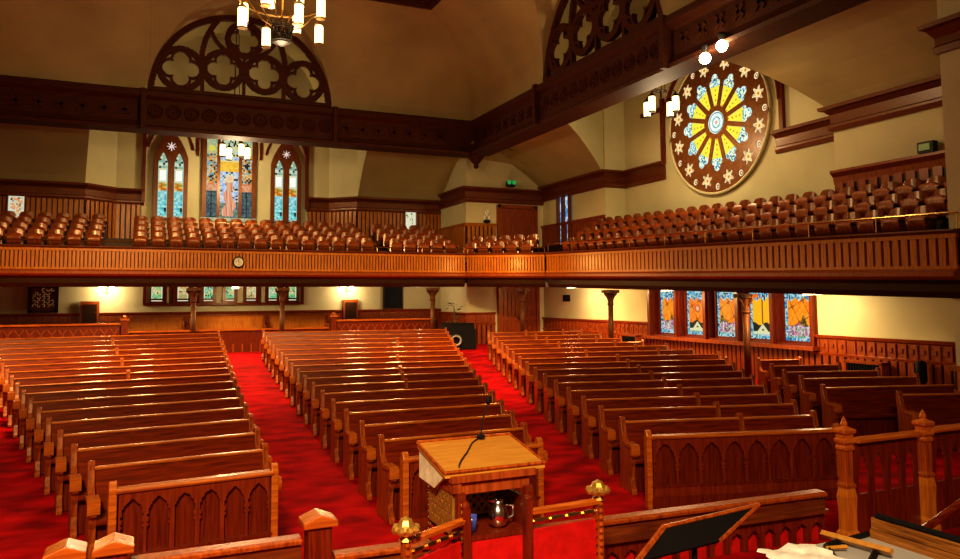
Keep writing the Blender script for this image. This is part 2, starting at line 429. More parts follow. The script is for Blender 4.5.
# ------------------------------------------------------------------ tracery screens on the beams
def quatre(dx,dz,Rr,th):
    d=math.hypot(dx,dz)
    if d>Rr+th/2: return None
    if d>Rr-th: return True
    best=9; 
    for j in range(4):
        a=PI/2*j; best=min(best,math.hypot(dx-.46*Rr*math.cos(a),dz-.46*Rr*math.sin(a))-.36*Rr)
    if best<0 or d<.3*Rr: return False
    if best<.085*Rr+.015: return True
    return False
def tracery(u,z):
    top=archz(u)
    if top<0 or z>top: return False
    # distance to arch edge, approximated by scaling
    a2=archz(u*1.0,TW-.2,TH-.2)
    if z<.14: return True
    if z>a2: return True
    for cx,cz,r in ((-2.08,.86,.72),(-.70,.98,.66),(.70,.98,.66),(2.08,.86,.72),(0,2.14,.60)):
        q=quatre(u-cx,z-cz,r,.13)
        if q is not None: return q
    # flowing ribs
    for sx in (-1,1):
        if abs(math.hypot(u-sx*1.0,z-1.25)-2.42)<.085 and z>1.2 and u*sx<0: return True
        if abs(math.hypot(u-sx*.1,z-2.6)-1.05)<.06 and z<2.3 and u*sx>.3: return True
    if abs(u)<.06 and z<1.7 and abs(z-.98)>.1: return True
    for sx in (-1,1):
        if abs(abs(u)-1.39)<.06 and z<1.25: return True
    return False
for ax,(o,u,n,lab) in enumerate((((AX,YB+.16,ZB1+.004),(1,0,0),(0,-1,0),'dark wooden half-round tracery screen with quatrefoils above the figure window'),
                               ((XB+.16,ROSEY,ZB1+.004),(0,-1,0),(-1,0,0),'dark wooden tracery screen with quatrefoils on the beam before the rose window'))):
    mb=MB(); mb.solidmask(tracery,2*TW,TH,250,120,.16,frame(o,u,(0,0,1),n),-TW,0)
    tag(mb.build('tracery_screen',M['beam']),lab,'screen')
# ------------------------------------------------------------------ cornices and panelling
corn=[(0,-.62),(.06,-.62),(.1,-.52),(.1,-.46),(.04,-.42),(.06,-.2),(.16,-.1),(.24,-.08),(.26,0),(0,0)]
def trim(i,prof,path,m): 
    mb=MB(); mb.sweep(prof,path); mb.build('trim_%d'%i,m,kind='structure')
# right-hand side of path = into the room
trim(2,corn,[(-9.4,Y1,ZRC),(BAYX[0],Y1,ZRC),(BAYX[0]+1.0,Y2,ZRC),(.1,Y2,ZRC)],M['cornice'])
trim(3,corn,[(6.35,Y2,ZRC),(BAYX[1]-1.0,Y2,ZRC),(BAYX[1],Y1,ZRC),(JX,Y1,ZRC)],M['cornice'])
trim(4,corn,[(JX,Y1,ZRC+.25),(JX,JY,ZRC+.25),(D1,JY,ZRC+.25)],M['cornice'])
trim(5,corn,[(D1,JY,ZSC),(D1,BAYR[1],ZSC),(D2,BAYR[1],ZSC),(D2,20.95,ZSC)],M['cornice'])
trim(6,corn,[(D2,15.95,ZSC),(D2,BAYR[0],ZSC),(D1,BAYR[0],ZSC),(D1,6.2,ZSC)],M['cornice'])
def beadpath(mb,path,z0,z1,step=.17,th=.03):
    for (a,b) in zip(path,path[1:]):
        a,b=V(a),V(b); L=(b-a).length; d=(b-a)/L; nrm=V((d.y,-d.x)); n=max(1,int(L/step))
        ang=math.atan2(d.y,d.x)
        mid=(a+b)/2+nrm*.02
        mb.cur=1; mb.box((mid.x,mid.y,(z0+z1)/2),(L,.04,z1-z0),rz=ang); mb.cur=0
        for k in range(n):
            p=a+d*(k+.5)*L/n+nrm*(.04+th/2); mb.box((p.x,p.y,(z0+z1)/2),(step*.72,th,z1-z0),rz=ang)
mb=MB(); beadpath(mb,[(-9.4,Y1),(BAYX[0],Y1),(BAYX[0]+1.0,Y2),(.0,Y2)],4.2,ZRC-.6); mb.build('trim_7',M['bead'],kind='structure')
mb=MB(); beadpath(mb,[(6.4,Y2),(BAYX[1]-1.0,Y2),(BAYX[1],Y1),(JX,Y1)],4.2,ZRC-.6); mb.build('trim_8',M['bead'],kind='structure')
ZW=5.62
mb=MB(); beadpath(mb,[(JX,Y1),(JX,JY),(13.35,JY)],4.2,ZW-.1); mb.sweep([(0,-.12),(.08,-.12),(.12,0),(0,0)],[(JX,Y1,ZW),(JX,JY,ZW),(13.35,JY,ZW)]); mb.build('trim_9',M['bead'],kind='structure')
mb=MB(); beadpath(mb,[(D1,JY),(D1,BAYR[1])],3.8,5.5); mb.sweep([(0,-.12),(.08,-.12),(.12,0),(0,0)],[(D1,JY,5.6),(D1,BAYR[1],5.6)]); mb.build('trim_10',M['wains'],kind='structure')
mb=MB(); beadpath(mb,[(D1,BAYR[0]),(D1,9.2)],3.8,5.5,.3); mb.sweep([(0,-.3),(.06,-.3),(.1,-.12),(.2,-.02),(.2,.04),(0,.04)],[(D1,BAYR[0],5.6),(D1,9.2,5.6)]); mb.build('trim_11',M['wains'],kind='structure')
# lower wainscot with frieze
def wains(i,path,z0,z1,step=.2):
    mb=MB(); beadpath(mb,[p[:2] for p in path],z0,z1-.5,step)
    mb.sweep([(0,-.5),(.07,-.5),(.09,-.44),(.04,-.42),(.04,-.1),(.09,-.07),(.12,0),(0,0)],[(p[0],p[1],z1) for p in path])
    for a,b in zip(path,path[1:]):
        a,b=V(a[:2]),V(b[:2]); L=(b-a).length; d=(b-a)/L; nrm=V((d.y,-d.x)); ang=math.atan2(d.y,d.x)
        for k in range(int(L/.26)):
            p=a+d*(k+.5)*.26+nrm*.05
            mb.box((p.x,p.y,z1-.26),(.05,.04,.3),rz=ang); mb.box((p.x+d.x*.13,p.y+d.y*.13,z1-.26),(.1,.03,.1),rz=ang)
    mb.build('trim_%d'%i,M['wains'],kind='structure')
wains(12,[(-9.4,Y1),(JX,Y1)],.3,2.13)
wains(13,[(JX,Y1),(JX,JY),(13.3,JY)],.3,2.0)
wains(14,[(D1,JY),(D1,WY1)],.2,1.75)
wains(15,[(D1,WY0),(D1,12.9),(D1-.12,12.9),(D1-.12,9.2)],.1,1.62)
mb=MB(); beadpath(mb,[(D1,WY1),(D1,WY0)],.1,1.2); mb.box((D1-.08,(WY0+WY1)/2,1.27),(.4,WY1-WY0+.3,.1)); mb.build('trim_16',M['wains'],kind='structure')
# pier capital and pier panelling
mb=MB(); cap=[(0,-.58),(.07,-.58),(.09,-.46),(.05,-.42),(.05,-.28),(.16,-.12),(.24,-.08),(.26,0),(0,0)]
mb.sweep(cap,[(16.6,PY,7.72),(PX,PY,7.72),(PX,6,7.72)][::1]); mb.build('trim_17',M['cornice'],kind='structure')
mb=MB(); beadpath(mb,[(16,PY),(PX,PY),(PX,6.1)],.0,1.25,.3); mb.sweep([(0,-.1),(.07,-.1),(.1,0),(0,0)],[(16,PY,1.3),(PX,PY,1.3),(PX,6.1,1.3)]); mb.sweep([(0,-.1),(.07,-.1),(.1,0),(0,0)],[(16,PY,.85),(PX,PY,.85),(PX,6.1,.85)]); mb.build('trim_18',M['bead'],kind='structure')
# ------------------------------------------------------------------ stained glass
rnd=random.Random(3)
def h2(i,j,s=0):
    v=math.sin(i*127.1+j*311.7+s*74.7)*43758.5453; return v-math.floor(v)
def mix(a,b,t): return tuple(x+(y-x)*t for x,y in zip(a,b))
def pick(i,j,pal,s=0): return pal[int(h2(i,j,s)*len(pal))%len(pal)]
BLU=[(.03,.30,.62),(.10,.50,.75),(.30,.68,.70),(.02,.18,.42),(.55,.80,.75)]
TEAL=[(.05,.55,.60),(.15,.70,.72),(.02,.40,.48),(.30,.80,.78),(.5,.9,.85)]
AMB=[(.85,.42,.05),(.70,.22,.02),(.95,.60,.12),(.55,.15,.02),(.4,.35,.05)]
FLE=[(.85,.35,.20),(.75,.25,.12),(.90,.50,.32)]
LEAD=(.02,.015,.012)
def lancet_top(u,W,H,k=1.5):   # pointed arch: height limit at u
    a=abs(u)/(W/2)
    return H-(W*.85)*a**k if a<=1 else -1
def lead(u,v,s): return (abs((u/s)%1-.5)>.45) or (abs((v/s)%1-.5)>.45)
def side_lancet(u,v):   # twin lancets, u in -.62..: returns colour or None for wood
    W,H=1.16,3.35
    for cx in (-.29,.29):
        du=u-cx; w=.36
        top=2.62-.42*(abs(du)/(w/2))**1.4
        if abs(du)<w/2 and .06<v<top:
            if abs(abs(du)-w/2)<.025: return (.45,.75,.62)
            i,j=int((du+1)*13),int(v*13)
            if v<.16: return pick(i,j,[(.7,.75,.5),(.2,.5,.5)])
            if v<1.12:
                t=v/1.12; c=pick(i,j,TEAL) ; c=mix(c,(.85,.98,.95),max(0,t-.25)*.6*(1-abs(du)/w*1.6))
                return LEAD if h2(i,j,5)<.07 else c
            if v<1.45: return pick(i,j,AMB+[(.9,.7,.3)],2)
            if 1.52<v<1.92 and abs(du)<.11: return (1.25,1.25,1.05)
            if v<2.0: return pick(i,j,[(.55,.80,.72),(.70,.85,.70),(.85,.80,.5)],3)
            return LEAD if h2(i,j,9)<.14 else pick(i,j,[(.30,.55,.45),(.60,.75,.55),(.75,.82,.62),(.45,.50,.25)],4)
    d=math.hypot(u,v-2.87); a=math.atan2(v-2.87,u)
    if d<.13+.055*math.cos(8*a): return (1.0,.86,.80) if d>.05 else (1.1,.6,.5)
    return None
def side_solid(u,v):
    W,H=1.22,3.42
    top=H-.95*(abs(u)/(W/2))**1.9
    if abs(u)>W/2 or v>top: return False
    return side_lancet(u,v) is None
def figure(u,v):   # centre light: robed figure
    i,j=int((u+2)*15),int(v*15)
    if v<.14: return pick(i,j,[(.7,.6,.3),(.3,.5,.4)])
    if abs(u)<.36:
        if v>2.62: # canopy
            d=math.hypot(u,v-2.9)
            return LEAD if h2(i,j)<.16 else pick(i,j,[(.75,.80,.45),(.45,.70,.62),(.85,.70,.30)],1)
        if 2.02<v<2.50: return mix((.95,.48,.03),(1.1,.75,.10),h2(i,j)) if v<2.42 else (.9,.8,.4)
        # figure
        hx=u+.02*math.sin(v*6)
        if math.hypot(hx,v-1.74)<.10: return (.95,.62,.42)
        if math.hypot(hx,v-1.74)<.17: return (.95,.80,.40)
        wd=.10+.12*min(1,max(0,(1.66-v)/1.1))
        if .2<v<1.64 and abs(hx)<wd+.05*math.sin(v*9+u*8): 
            return mix(FLE[(i*7+j*3)%3],(1.0,.72,.55),.5*max(0,math.sin(u*60+v*9)))
        if v<.75: return pick(i,j,[(.10,.20,.12),(.18,.30,.20),(.30,.35,.30),(.10,.16,.25)],6)
        return LEAD if h2(i,j,8)<.12 else pick(i,j,[(.55,.75,.95),(.75,.85,.95),(.35,.55,.85),(.8,.8,.7)],7)
    du=abs(u)-.68
    if abs(du)<.21:
        if v>2.72: return pick(i,j,[(.5,.6,.3),(.8,.6,.2),(.3,.5,.4)],2) if math.hypot(du,v-2.95)>.13 else (.85,.75,.10)
        if v>1.55: return LEAD if h2(i,j,1)<.2 else pick(i,j,[(.85,.42,.08),(.55,.55,.45),(.75,.65,.40),(.25,.45,.50),(.6,.30,.08)],3)
        if v>1.22: return pick(i,j,[(.85,.25,.08),(.70,.40,.25),(.9,.5,.3)],4)
        return LEAD if abs(du)<.02 or (v*6)%1<.10 else pick(i,j,[(.04,.09,.13),(.08,.14,.18),(.12,.22,.20)],5)
    return None
def centre_solid(u,v):
    if abs(u)>1.04 or v>3.62 or v<0: return False
    c=figure(u,v)
    if c is not None and v<.0: return False
    return c is None
def winobj(i,o,u,n,W,H,col,sol,nu,nv,lab=None,glassm='glass',frame_m='panel',depth=.12,u0=None):
    T=frame(o,u,(0,0,1),n)
    mb=MB(); mb.colourgrid(lambda a,b:col(a,b) if sol(a,b) is False else None,W,H,nu,nv,T,-W/2 if u0 is None else u0,0)
    g=mb.build('window_%d'%i,M[glassm],kind='structure')
    mb=MB(); mb.solidmask(sol,W,H,nu,nv,depth,T,-W/2 if u0 is None else u0,0)
    f=mb.build('window_frame',M[frame_m],g); f['kind']='structure'
    return g
ZS=5.72
WIN=wood('window_wood',(.20,.058,.014),(.09,.022,.006),.4,(10,10,2)); M['win']=WIN; M['rose']=wood('rose_wood',(.24,.085,.018),(.10,.03,.008),.45,(6,6,6))
for i,cx in ((1,1.03),(3,5.47)):
    winobj(i,(cx,Y2-.08,ZS),(1,0,0),(0,-1,0),1.24,3.45,side_lancet,side_solid,62,172,frame_m='win')
winobj(2,(3.22,Y2-.08,ZS),(1,0,0),(0,-1,0),2.12,3.66,figure,centre_solid,106,183,frame_m='win')
# wood mouldings round the windows
mb=MB()
for x in (.06,6.34): mb.box((x,Y2-.1,ZRC+1.2),(.12,.16,3.4))
for x in (2.02,4.44): mb.box((x,Y2-.08,ZRC+2.0),(.08,.12,1.1))
for cx in (1.03,5.47):
    pts=[(cx+.84*math.sin(a),Y2-.08,8.2+1.25*math.cos(a)) for a in [R(-75+10*k) for k in range(16)]]
    mb.tube(pts,.05,6)
mb.build('trim_19',M['panel'],kind='structure')
# rose window
RR=2.2
def rosefn(u,v):
    r=math.hypot(u,v)/RR; a=math.atan2(v,u)
    if r>1: return False
    if r<.165:
        if r<.03: return (.85,.35,.25)
        if abs(r-.075)<.008 or abs(r-.14)<.008: return (.12,.25,.25)
        return pick(int(r*60),int(a*5),[(.70,.88,.80),(.85,.95,.85),(.55,.80,.75)])
    k=round((a-PI/12*0)/(PI/6)); da=a-k*PI/6; x=r*math.cos(da); y=r*math.sin(da)
    if .235<x<.71:
        w=.030+(x-.235)*.27 if x<.52 else .11
        if x>=.52:  # foiled head
            hd=min(math.hypot(x-.56,abs(y)-.058)-.058,math.hypot(x-.64,y)-.066, max(abs(x-.55)-.06,abs(y)-.07))
            if hd<0:
                if hd>-.012: return (.55,.80,.80)
                return (.05,.10,.16) if h2(int(x*70),int(y*70),k)<.25 else pick(int(x*50),int(y*50),[(.50,.80,.80),(.80,.92,.78),(.12,.42,.50),(.85,.85,.45)],k)
        elif abs(y)<w:
            if abs(y)>w-.010: return (.75,.62,.18)
            if math.hypot((x*14)%1-.5,y*14)<.20: return (.55,.25,.02)
            t=(x-.235)/.28
            return mix((1.15,.80,.04),(.75,.72,.06),t)
    # outer ring: rosettes at petals' ends offset, small roundels between
    k=round((a-PI/12)/(PI/6)); ac=k*PI/6+PI/12; da=a-ac
    x=r*math.cos(da)-.845; y=r*math.sin(da); d=math.hypot(x,y); b=math.atan2(y,x)
    st=.088+.026*math.cos(6*b)
    if d<st:
        if d<.018: return (.55,.10,.05)
        if d<.034: return (.85,.55,.15)
        if d<.044 or (st-d)<.012: return (1.0,.80,.42)
        return pick(int(b*3),k,[(.62,.42,.20),(.75,.55,.28)])
    k=round(a/(PI/6)); da=a-k*PI/6; x=r*math.cos(da)-.925; y=r*math.sin(da); d=math.hypot(x,y)
    if d<.048: return (.95,.75,.45) if d>.030 else ((.25,.08,.02) if d>.013 else (.95,.85,.5))
    return True
ROSEZ=8.05
TR=frame((D2-.06,ROSEY,ROSEZ),(0,-1,0),(0,0,1),(-1,0,0))
mb=MB(); mb.colourgrid(lambda a,b:(lambda c: c if not isinstance(c,bool) else None)(rosefn(a,b)),2*RR,2*RR,230,230,TR,-RR,-RR)
rw=mb.build('window_4',M['glassrose'],kind='structure')
mb=MB(); mb.solidmask(lambda a,b: rosefn(a,b) is True,2*RR,2*RR,230,230,.03,TR,-RR,-RR)
f=mb.build('window_frame',M['rose'],rw); f['kind']='structure'
mb=MB(); mb.tube([TR@V((2.25*math.cos(t),2.25*math.sin(t),.02)) for t in [2*PI*k/64 for k in range(64)]],.05,8,closed=True)
f=mb.build('window_surround',M['pale'],rw,smooth=True); f['kind']='structure'
mb=MB()
mb.tube([TR@V((2.62*math.cos(t),.1+2.5*math.sin(t),.04)) for t in [PI*k/32 for k in range(0,33)]],.07,6)
for s in (-1,1):
    mb.box((D2-.06,ROSEY+s*2.66,8.3),(.12,.14,2.3))
mb.box((D2-.05,21.3,9.1),(.1,1.8,.14))
mb.build('trim_20',M['panel'],kind='structure')
# small gallery lights and slits
def smallglass(i,o,u,n,W,H,pal,nu=10,nv=24,fm='panel',gm='glass'):
    def sol(a,b): return abs(a)>W/2-.06 or b<.06 or b>H-.06
    def col(a,b):
        ii,j=int((a+3)*22),int(b*18)
        e=min(W/2-.06-abs(a),b-.06,H-.06-b)
        if e<.05: return pal[0]
        return LEAD if h2(ii,j)<.08 else pick(ii,j,pal,i)
    return winobj(i,o,u,n,W,H,col,sol,nu*2,nv*2,frame_m=fm,glassm=gm)
smallglass(5,(-4.02,Y1-.1,5.35),(1,0,0),(0,-1,0),.62,.98,[(.75,.80,.62),(.80,.55,.25),(.85,.35,.15),(.80,.78,.60)])
smallglass(6,(10.62,Y1-.1,5.35),(1,0,0),(0,-1,0),.62,1.0,[(.85,.85,.62),(.90,.85,.60),(.70,.75,.45),(.95,.90,.75)])
def slitcol(a,b): return pick(int((a+2)*9),int(b*9),[(.20,.45,.80),(.55,.75,1.0),(.75,.85,.95),(.10,.30,.60)],4)
winobj(7,(D1-.06,26.15,4.7),(0,-1,0),(-1,0,0),1.0,2.05,slitcol,lambda a,b: abs(a)>.40 or b>1.95 or abs(a+.05)<.08,40,80,frame_m='cornice')
# lower rear lights: seven
lowx=[.62,1.53,2.47,3.22,4.02,4.90,5.60]
PALS=[[(.75,.80,.50),(.35,.65,.30),(.80,.55,.15),(.25,.55,.25)],[(.75,.75,.45),(.80,.35,.12),(.50,.65,.35),(.75,.60,.25)],[(.75,.80,.55),(.35,.70,.40),(.75,.65,.20),(.2,.5,.3)]]
for k,x in enumerate(lowx):
    def lc(a,b,k=k):
        ii,j=int((a+3)*24),int(b*20); e=min(.20-abs(a),b-.10)
        if e<.04: return (.80,.78,.55)
        if b<.16: return (.8,.85,.8)
        t=b
        return LEAD if h2(ii,j,k)<.06 else (pick(ii,j,PALS[k%3][1:2]+[(.15,.55,.25)],k) if t<.30 else pick(ii,j,PALS[k%3],k+3))
    winobj(8+k,(x,Y1-.05,2.47),(1,0,0),(0,-1,0),.46,.72,lc,lambda a,b: abs(a)>.20 or b<.05 or abs(b-.135)<.03,24,36,frame_m='panel',glassm='glassdim',depth=.04)
mb=MB()
for k in range(8):
    x=(lowx[k-1]+lowx[k])/2 if 0<k<7 else (lowx[0]-.42 if k==0 else lowx[6]+.42)
    for dx in ((-.17,.17) if 0<k<7 else (0,)): mb.box((x+dx,Y1-.08,2.85),(.12,.16,.8))
mb.box(((lowx[0]+lowx[6])/2,Y1-.12,2.42),(5.9,.26,.09))
mb.build('trim_21',M['panel'],kind='structure')
# lower side lights: five deep windows
def sidewin(k):
    def col(a,b):
        ii,j=int((a+3)*26),int(b*24)
        e=min(.42-abs(a),b-.06)
        lead_=h2(ii,j,k)<.08
        if b>1.14+.05*math.sin(a*22+k) or e<.07:
            if lead_: return LEAD
            return pick(ii,j,BLU+[(.75,.85,.75)],k)
        if b<.18: return pick(ii,j,[(.30,.55,.60),(.20,.45,.25),(.55,.70,.85)],k)
        if b<.46+.04*math.sin(a*14+k*2):
            if k%2:
                return (.85,.85,.50) if abs(abs(a)*.9-(.40-b)*.9)<.05 or (b<.28 and abs(a)<.16) or (abs(a)>.2 and b<.26 and not lead_) else (.03,.03,.02)
            return (.12,.03,.05) if lead_ else pick(ii,j,[(.65,.22,.40),(.80,.50,.62),(.45,.16,.32),(.25,.5,.22),(.8,.75,.7)],k)
        hgt=.46+.30*max(0,math.sin(a*9+k*1.7))*(.6+.4*math.sin(a*23+k))
        if k in (0,2,4) and b<hgt: return pick(ii,j,[(.10,.05,.01),(.22,.11,.01),(.40,.26,.02),(.06,.06,.02)],k)
        if k==1 and math.hypot(a-.02,b-.86)<.13: return (.9,.55,.40) if math.hypot(a-.02,b-.86)<.07 else (.75,.16,.03)
        if k==3 and (abs(a)<.014 or (b*4)%1<.06): return (.30,.12,.01)
        if k!=3 and abs(math.sin(a*7+b*4+k)*math.sin(b*6-a*3))<.05: return (.45,.10,.01)
        base=[(1.15,.27,.01),(1.2,.20,.01),(1.1,.24,.01),(1.3,.60,.01),(1.2,.30,.005)][k]
        return mix(base,(1.0,.55,.05),h2(int(a*12+9),int(b*9),k)*.55)
    return col
ys=[20.05,18.72,17.35,16.02,14.75]
for k,y in enumerate(ys):
    winobj(15+k,(D1+.20,y,1.36),(0,-1,0),(-1,0,0),1.06,1.66,sidewin(k),lambda a,b: abs(a)>.46 or b<.05,44,66,frame_m='panel',glassm='glassdim',depth=.06)
mb=MB()
jc=MB()
bounds=[WY1]+[(ys[k]+ys[k+1])/2 for k in range(4)]+[WY0]
for k,y in enumerate(bounds):
    w=.22 if 0<k<5 else .16
    mb.box((D1+.09,y,2.2),(.26,w,1.84))
    mb.box((D1-.06,y,2.2),(.14,.12,1.84))
mb.box((D1+.3,(WY0+WY1)/2,1.32),(.7,WY1-WY0,.08))
mb.build('trim_22',M['panel'],kind='structure')
mb=MB(); mb.box((D1+.7,(WY0+WY1)/2,2.2),(.1,WY1-WY0,2.2)); mb.build('wall_right_window_back',M['dark'],kind='structure')
# doors on the stair enclosure
def door(i,x0,x1,y,z0,z1,m):
    mb=MB(); W=x1-x0; cx=(x0+x1)/2
    mb.box((cx,y-.03,(z0+z1)/2),(W,.06,z1-z0))
    for s in (-1,1):
        mb.box((cx+s*(W/2-.06),y-.08,(z0+z1)/2),(.14,.16,z1-z0))
    mb.box((cx,y-.08,z1-.06),(W,.16,.14)); mb.box((cx,y-.07,(z0+z1)/2),(.07,.08,z1-z0))
    for k in range(8):
        mb.box((x0+.3+k*(W-.6)/7,y-.07,(z0+z1)/2+.1),(.10,.05,(z1-z0)-.7))
    for zz in (z0+.25,z0+(z1-z0)*.42): mb.box((cx,y-.08,zz),(W-.2,.06,.14))
    d=mb.build('door_%d'%i,m,kind='structure')
    for s in (-1,1):
        mb=MB(); mb.sphere((cx+s*.1,y-.14,z0+(z1-z0)*.42+.05),.035); mb.build('door_knob',M['brass'],d)
door(1,13.42,15.25,JY,4.1,6.42,M['wains'])
door(2,13.42,15.3,JY,.74,3.1,M['wains'])
# ------------------------------------------------------------------ gallery
mb=MB(); mb.box((1.3,(GYF+.25+Y2)/2,3.24),(21.4,Y2-GYF-.25,.14)); mb.build('floor_gallery_rear',M['dark'],kind='structure')
rowsR=[(27.75,3.98),(28.6,4.25),(29.45,4.52),(30.3,4.79)]
mb=MB()
for k,(y,z) in enumerate(rowsR):
    mb.box((1.3,(y-.42+Y2)/2,z-.14),(21.4,Y2-y+.42,.28))
mb.build('floor_gallery_tiers',M['dark'],kind='structure')
mb=MB()
ya,yb=9.2,28.1
def shear(p): return (p[0],p[1],p[2]+zoff(p[1]))
def sbox(mb,xa,xb,za,zb,ya=ya,yb=yb):
    n=2
    vs=[]
    ys_=[ya,26,yb] if yb>26 else [ya,yb]
    for y in ys_: vs+=[shear((xa,y,za)),shear((xb,y,za)),shear((xb,y,zb)),shear((xa,y,zb))]
    fs=[(0,1,2,3)]
    for i in range(len(ys_)-1):
        o=i*4; fs+=[(o+k,o+(k+1)%4,o+4+(k+1)%4,o+4+k) for k in range(4)]
    fs.append(tuple(len(vs)-4+k for k in range(4))[::-1]); mb.add(vs,fs)
sbox(mb,GXF+.25,D2,3.17,3.31); mb.build('floor_gallery_side',M['dark'],kind='structure')
rowsS=[(14.08,3.92),(14.70,4.30),(15.32,4.66)]
mb=MB()
for k,(x,z) in enumerate(rowsS): sbox(mb,x-.32,D2 if k==2 else D1,z-.3,z)
mb.build('floor_gallery_tiers.001',M['dark'],kind='structure')
# parapets: panelling, cap, lower moulding, brass rail
parp=[(0,0),(.05,0),(.1,.06),(.08,.12),(.16,.2),(.16,.3),(.10,.36),(.06,.42),(0,.42)]
def parapet(lab,a,b,za,zb,rh=1.46,step=.11):
    a,b=V(a),V(b); L=(b-a).length; d=(b-a)/L; nrm=V((d.y,-d.x)); ang=math.atan2(d.y,d.x)
    T=Matrix(((d.x,-d.y if False else nrm.x,0,a.x),(d.y,nrm.y,0,a.y),((zb-za)/L,0,1,za),(0,0,0,1)))
    t=thing('gallery_parapet',lab,'balcony front')
    mb=MB(); mb.box((L/2,-.06,.80),(L,.1,.72),T); mb.build('backing_panel',M['dark'],t)
    mb=MB()
    n=int(L/step)
    for k in range(n): mb.box(((k+.5)*L/n,.02,.72),(step*.70,.07,.54),T)
    mb.box((L/2,.03,1.03),(L,.09,.08),T); mb.box((L/2,.03,.45),(L,.09,.06),T)
    mb.build('slat_panel',M['gallery'],t)
    mb=MB(); mb.prism([(-.14,1.15),(-.14,1.07),(.04,1.06),(.12,1.09),(.15,1.12),(.14,1.15)],0,L,'yz',T); mb.build('cap_rail',M['cornice'],t)
    mb=MB(); mb.prism([(-.3,.22),(.12,.22),(.2,.28),(.2,.36),(.10,.40),(.05,.44),(-.3,.44)],0,L,'yz',T); mb.build('lower_moulding',M['wains'],t)
    mb=MB(); mb.prism([(-.42,-.12),(-.06,-.12),(-.0,0),(.02,.14),(.10,.22),(-.42,.22)],0,L,'yz',T); mb.build('soffit_beam',M['dark'],t)
    mb=MB(); mb.tube([T@V((0,-.02,rh)),T@V((L,-.02,rh))],.022,6)
    n=max(1,int(L/1.6))
    for k in range(n+1): mb.tube([T@V((min(L-.03,max(.03,k*L/n)),-.02,1.14)),T@V((min(L-.03,max(.03,k*L/n)),-.02,rh))],.014,5)
    mb.build('brass_rail',M['brass'],t)
ZG=3.13
parapet('long slatted wooden gallery front with a round clock, below the three tall stained windows',(-9.4,GYF),(11.3,GYF),ZG,ZG,1.31)
parapet('short angled brightly lit slatted gallery front linking the two long gallery fronts',(11.36,GYF-.06),(GXF-.06,24.26),ZG,ZG+zoff(24.2),1.33)
parapet('long slatted wooden gallery front sloping towards the pier below the rose window',(GXF,24.2),(GXF,8.95),ZG+zoff(24.2),ZG+zoff(8.95),step=.19)
mb=MB(); mb.add([(11.3,GYF+.2,3.2),(GXF+.2,24.2,3.15),(GXF+.3,GYF+1.6,3.2),(11.3,GYF+1.6,3.2)],[(0,1,2,3)]); mb.add([(11.2,GYF+.15,3.7),(GXF+.15,24.1,3.7),(D1,24.1,3.7),(D1,JY,3.95),(11.2,JY,3.95)],[(0,1,2,3,4)])
mb.build('floor_gallery_corner',M['dark'],kind='structure')
# clock on the front
t=thing('wall_clock','small round wall clock with dark rim on the gallery front','clock',(3.02,GYF-.07,3.83))
mb=MB(); mb.lathe([(.19,0),(.19,.05),(.16,.06),(.15,.03)],n=24,T=Matrix.Rotation(PI/2,4,'X')); mb.build('clock_rim',M['black'],t)
mb=MB(); mb.lathe([(.15,.01),(.15,.035)],n=24,T=Matrix.Rotation(PI/2,4,'X')); mb.build('clock_face',M['cream'],t)
mb=MB(); mb.box((0,-.04,.045),(.014,.01,.09)); mb.box((.03,-.04,0),(.07,.01,.014)); mb.build('clock_hand',M['black'],t)
# ------------------------------------------------------------------ gallery seats
def seat_meshes():
    mb=MB(); n=8
    # curved veneer back with rounded top; local: x width, y back(+), z up
    prof=[]
    for side in (0,1):
        pass
    W,H=.45,.50
    pts=[]
    for i in range(n+1):
        u=-1+2*i/n; top=H-.09*abs(u)**4
        yb=.10-.045*u*u*-1
        pts.append((u*W/2,top,-.035*u*u))
    vs=[];fs=[]
    for x,top,c in pts:
        for yy,zz in ((.03-c,.40),(.075-c,.40+top),(.095-c,.40+top),(.05-c,.40)): vs.append((x,yy,zz))
    for i in range(n):
        for k in range(4): fs.append((i*4+k,i*4+(k+1)%4,(i+1)*4+(k+1)%4,(i+1)*4+k))
    fs+= [(0,1,2,3),(n*4+3,n*4+2,n*4+1,n*4)]
    mb.add(vs,fs); back=mb.mesh('backrest',M['seatw'],False)
    mb=MB()
    vs=[];fs=[]
    for i in range(n+1):
        u=-1+2*i/n; x=u*.21; c=.03*u*u
        for yy,zz in ((-.10-c,.40),(-.16-c,.74-.05*abs(u)**3),(-.13-c,.75-.05*abs(u)**3),(-.07-c,.40)): vs.append((x,yy,zz))
    for i in range(n):
        for k in range(4): fs.append((i*4+k,i*4+(k+1)%4,(i+1)*4+(k+1)%4,(i+1)*4+k))
    fs+= [(0,1,2,3),(n*4+3,n*4+2,n*4+1,n*4)]
    mb.add(vs,fs); seat=mb.mesh('seat',M['pewend'],True)
    mb=MB(); mb.prism([(.06,0),(.10,0),(.06,.42),(.1,.60),(-.24,.62),(-.24,.58),(.0,.56),(-.03,.40),(-.02,0)],.235,.262,'yz'); fr=mb.mesh('side_frame',M['iron'])
    mb=MB(); mb.box((.248,-.09,.64),(.06,.34,.03)); arm=mb.mesh('armrest',M['rail'])
    return [('backrest',back),('seat',seat),('side_frame',fr),('armrest',arm)]
SM=seat_meshes(); nseat=0
def seat(loc,rz,label,group):
    t=thing('theatre_chair',label,'seat',loc,rz,group)
    for n_,me in SM: inst(n_,me,t)
GR='tip-up seats of the rear gallery'; GS='tip-up seats of the side gallery'
secs=[('gallery block by the coloured slit window',-4.75,-1.15,None),('gallery block below the tall windows',.0,7.95,None),('gallery block by the pale slit window',8.95,11.6,None)]
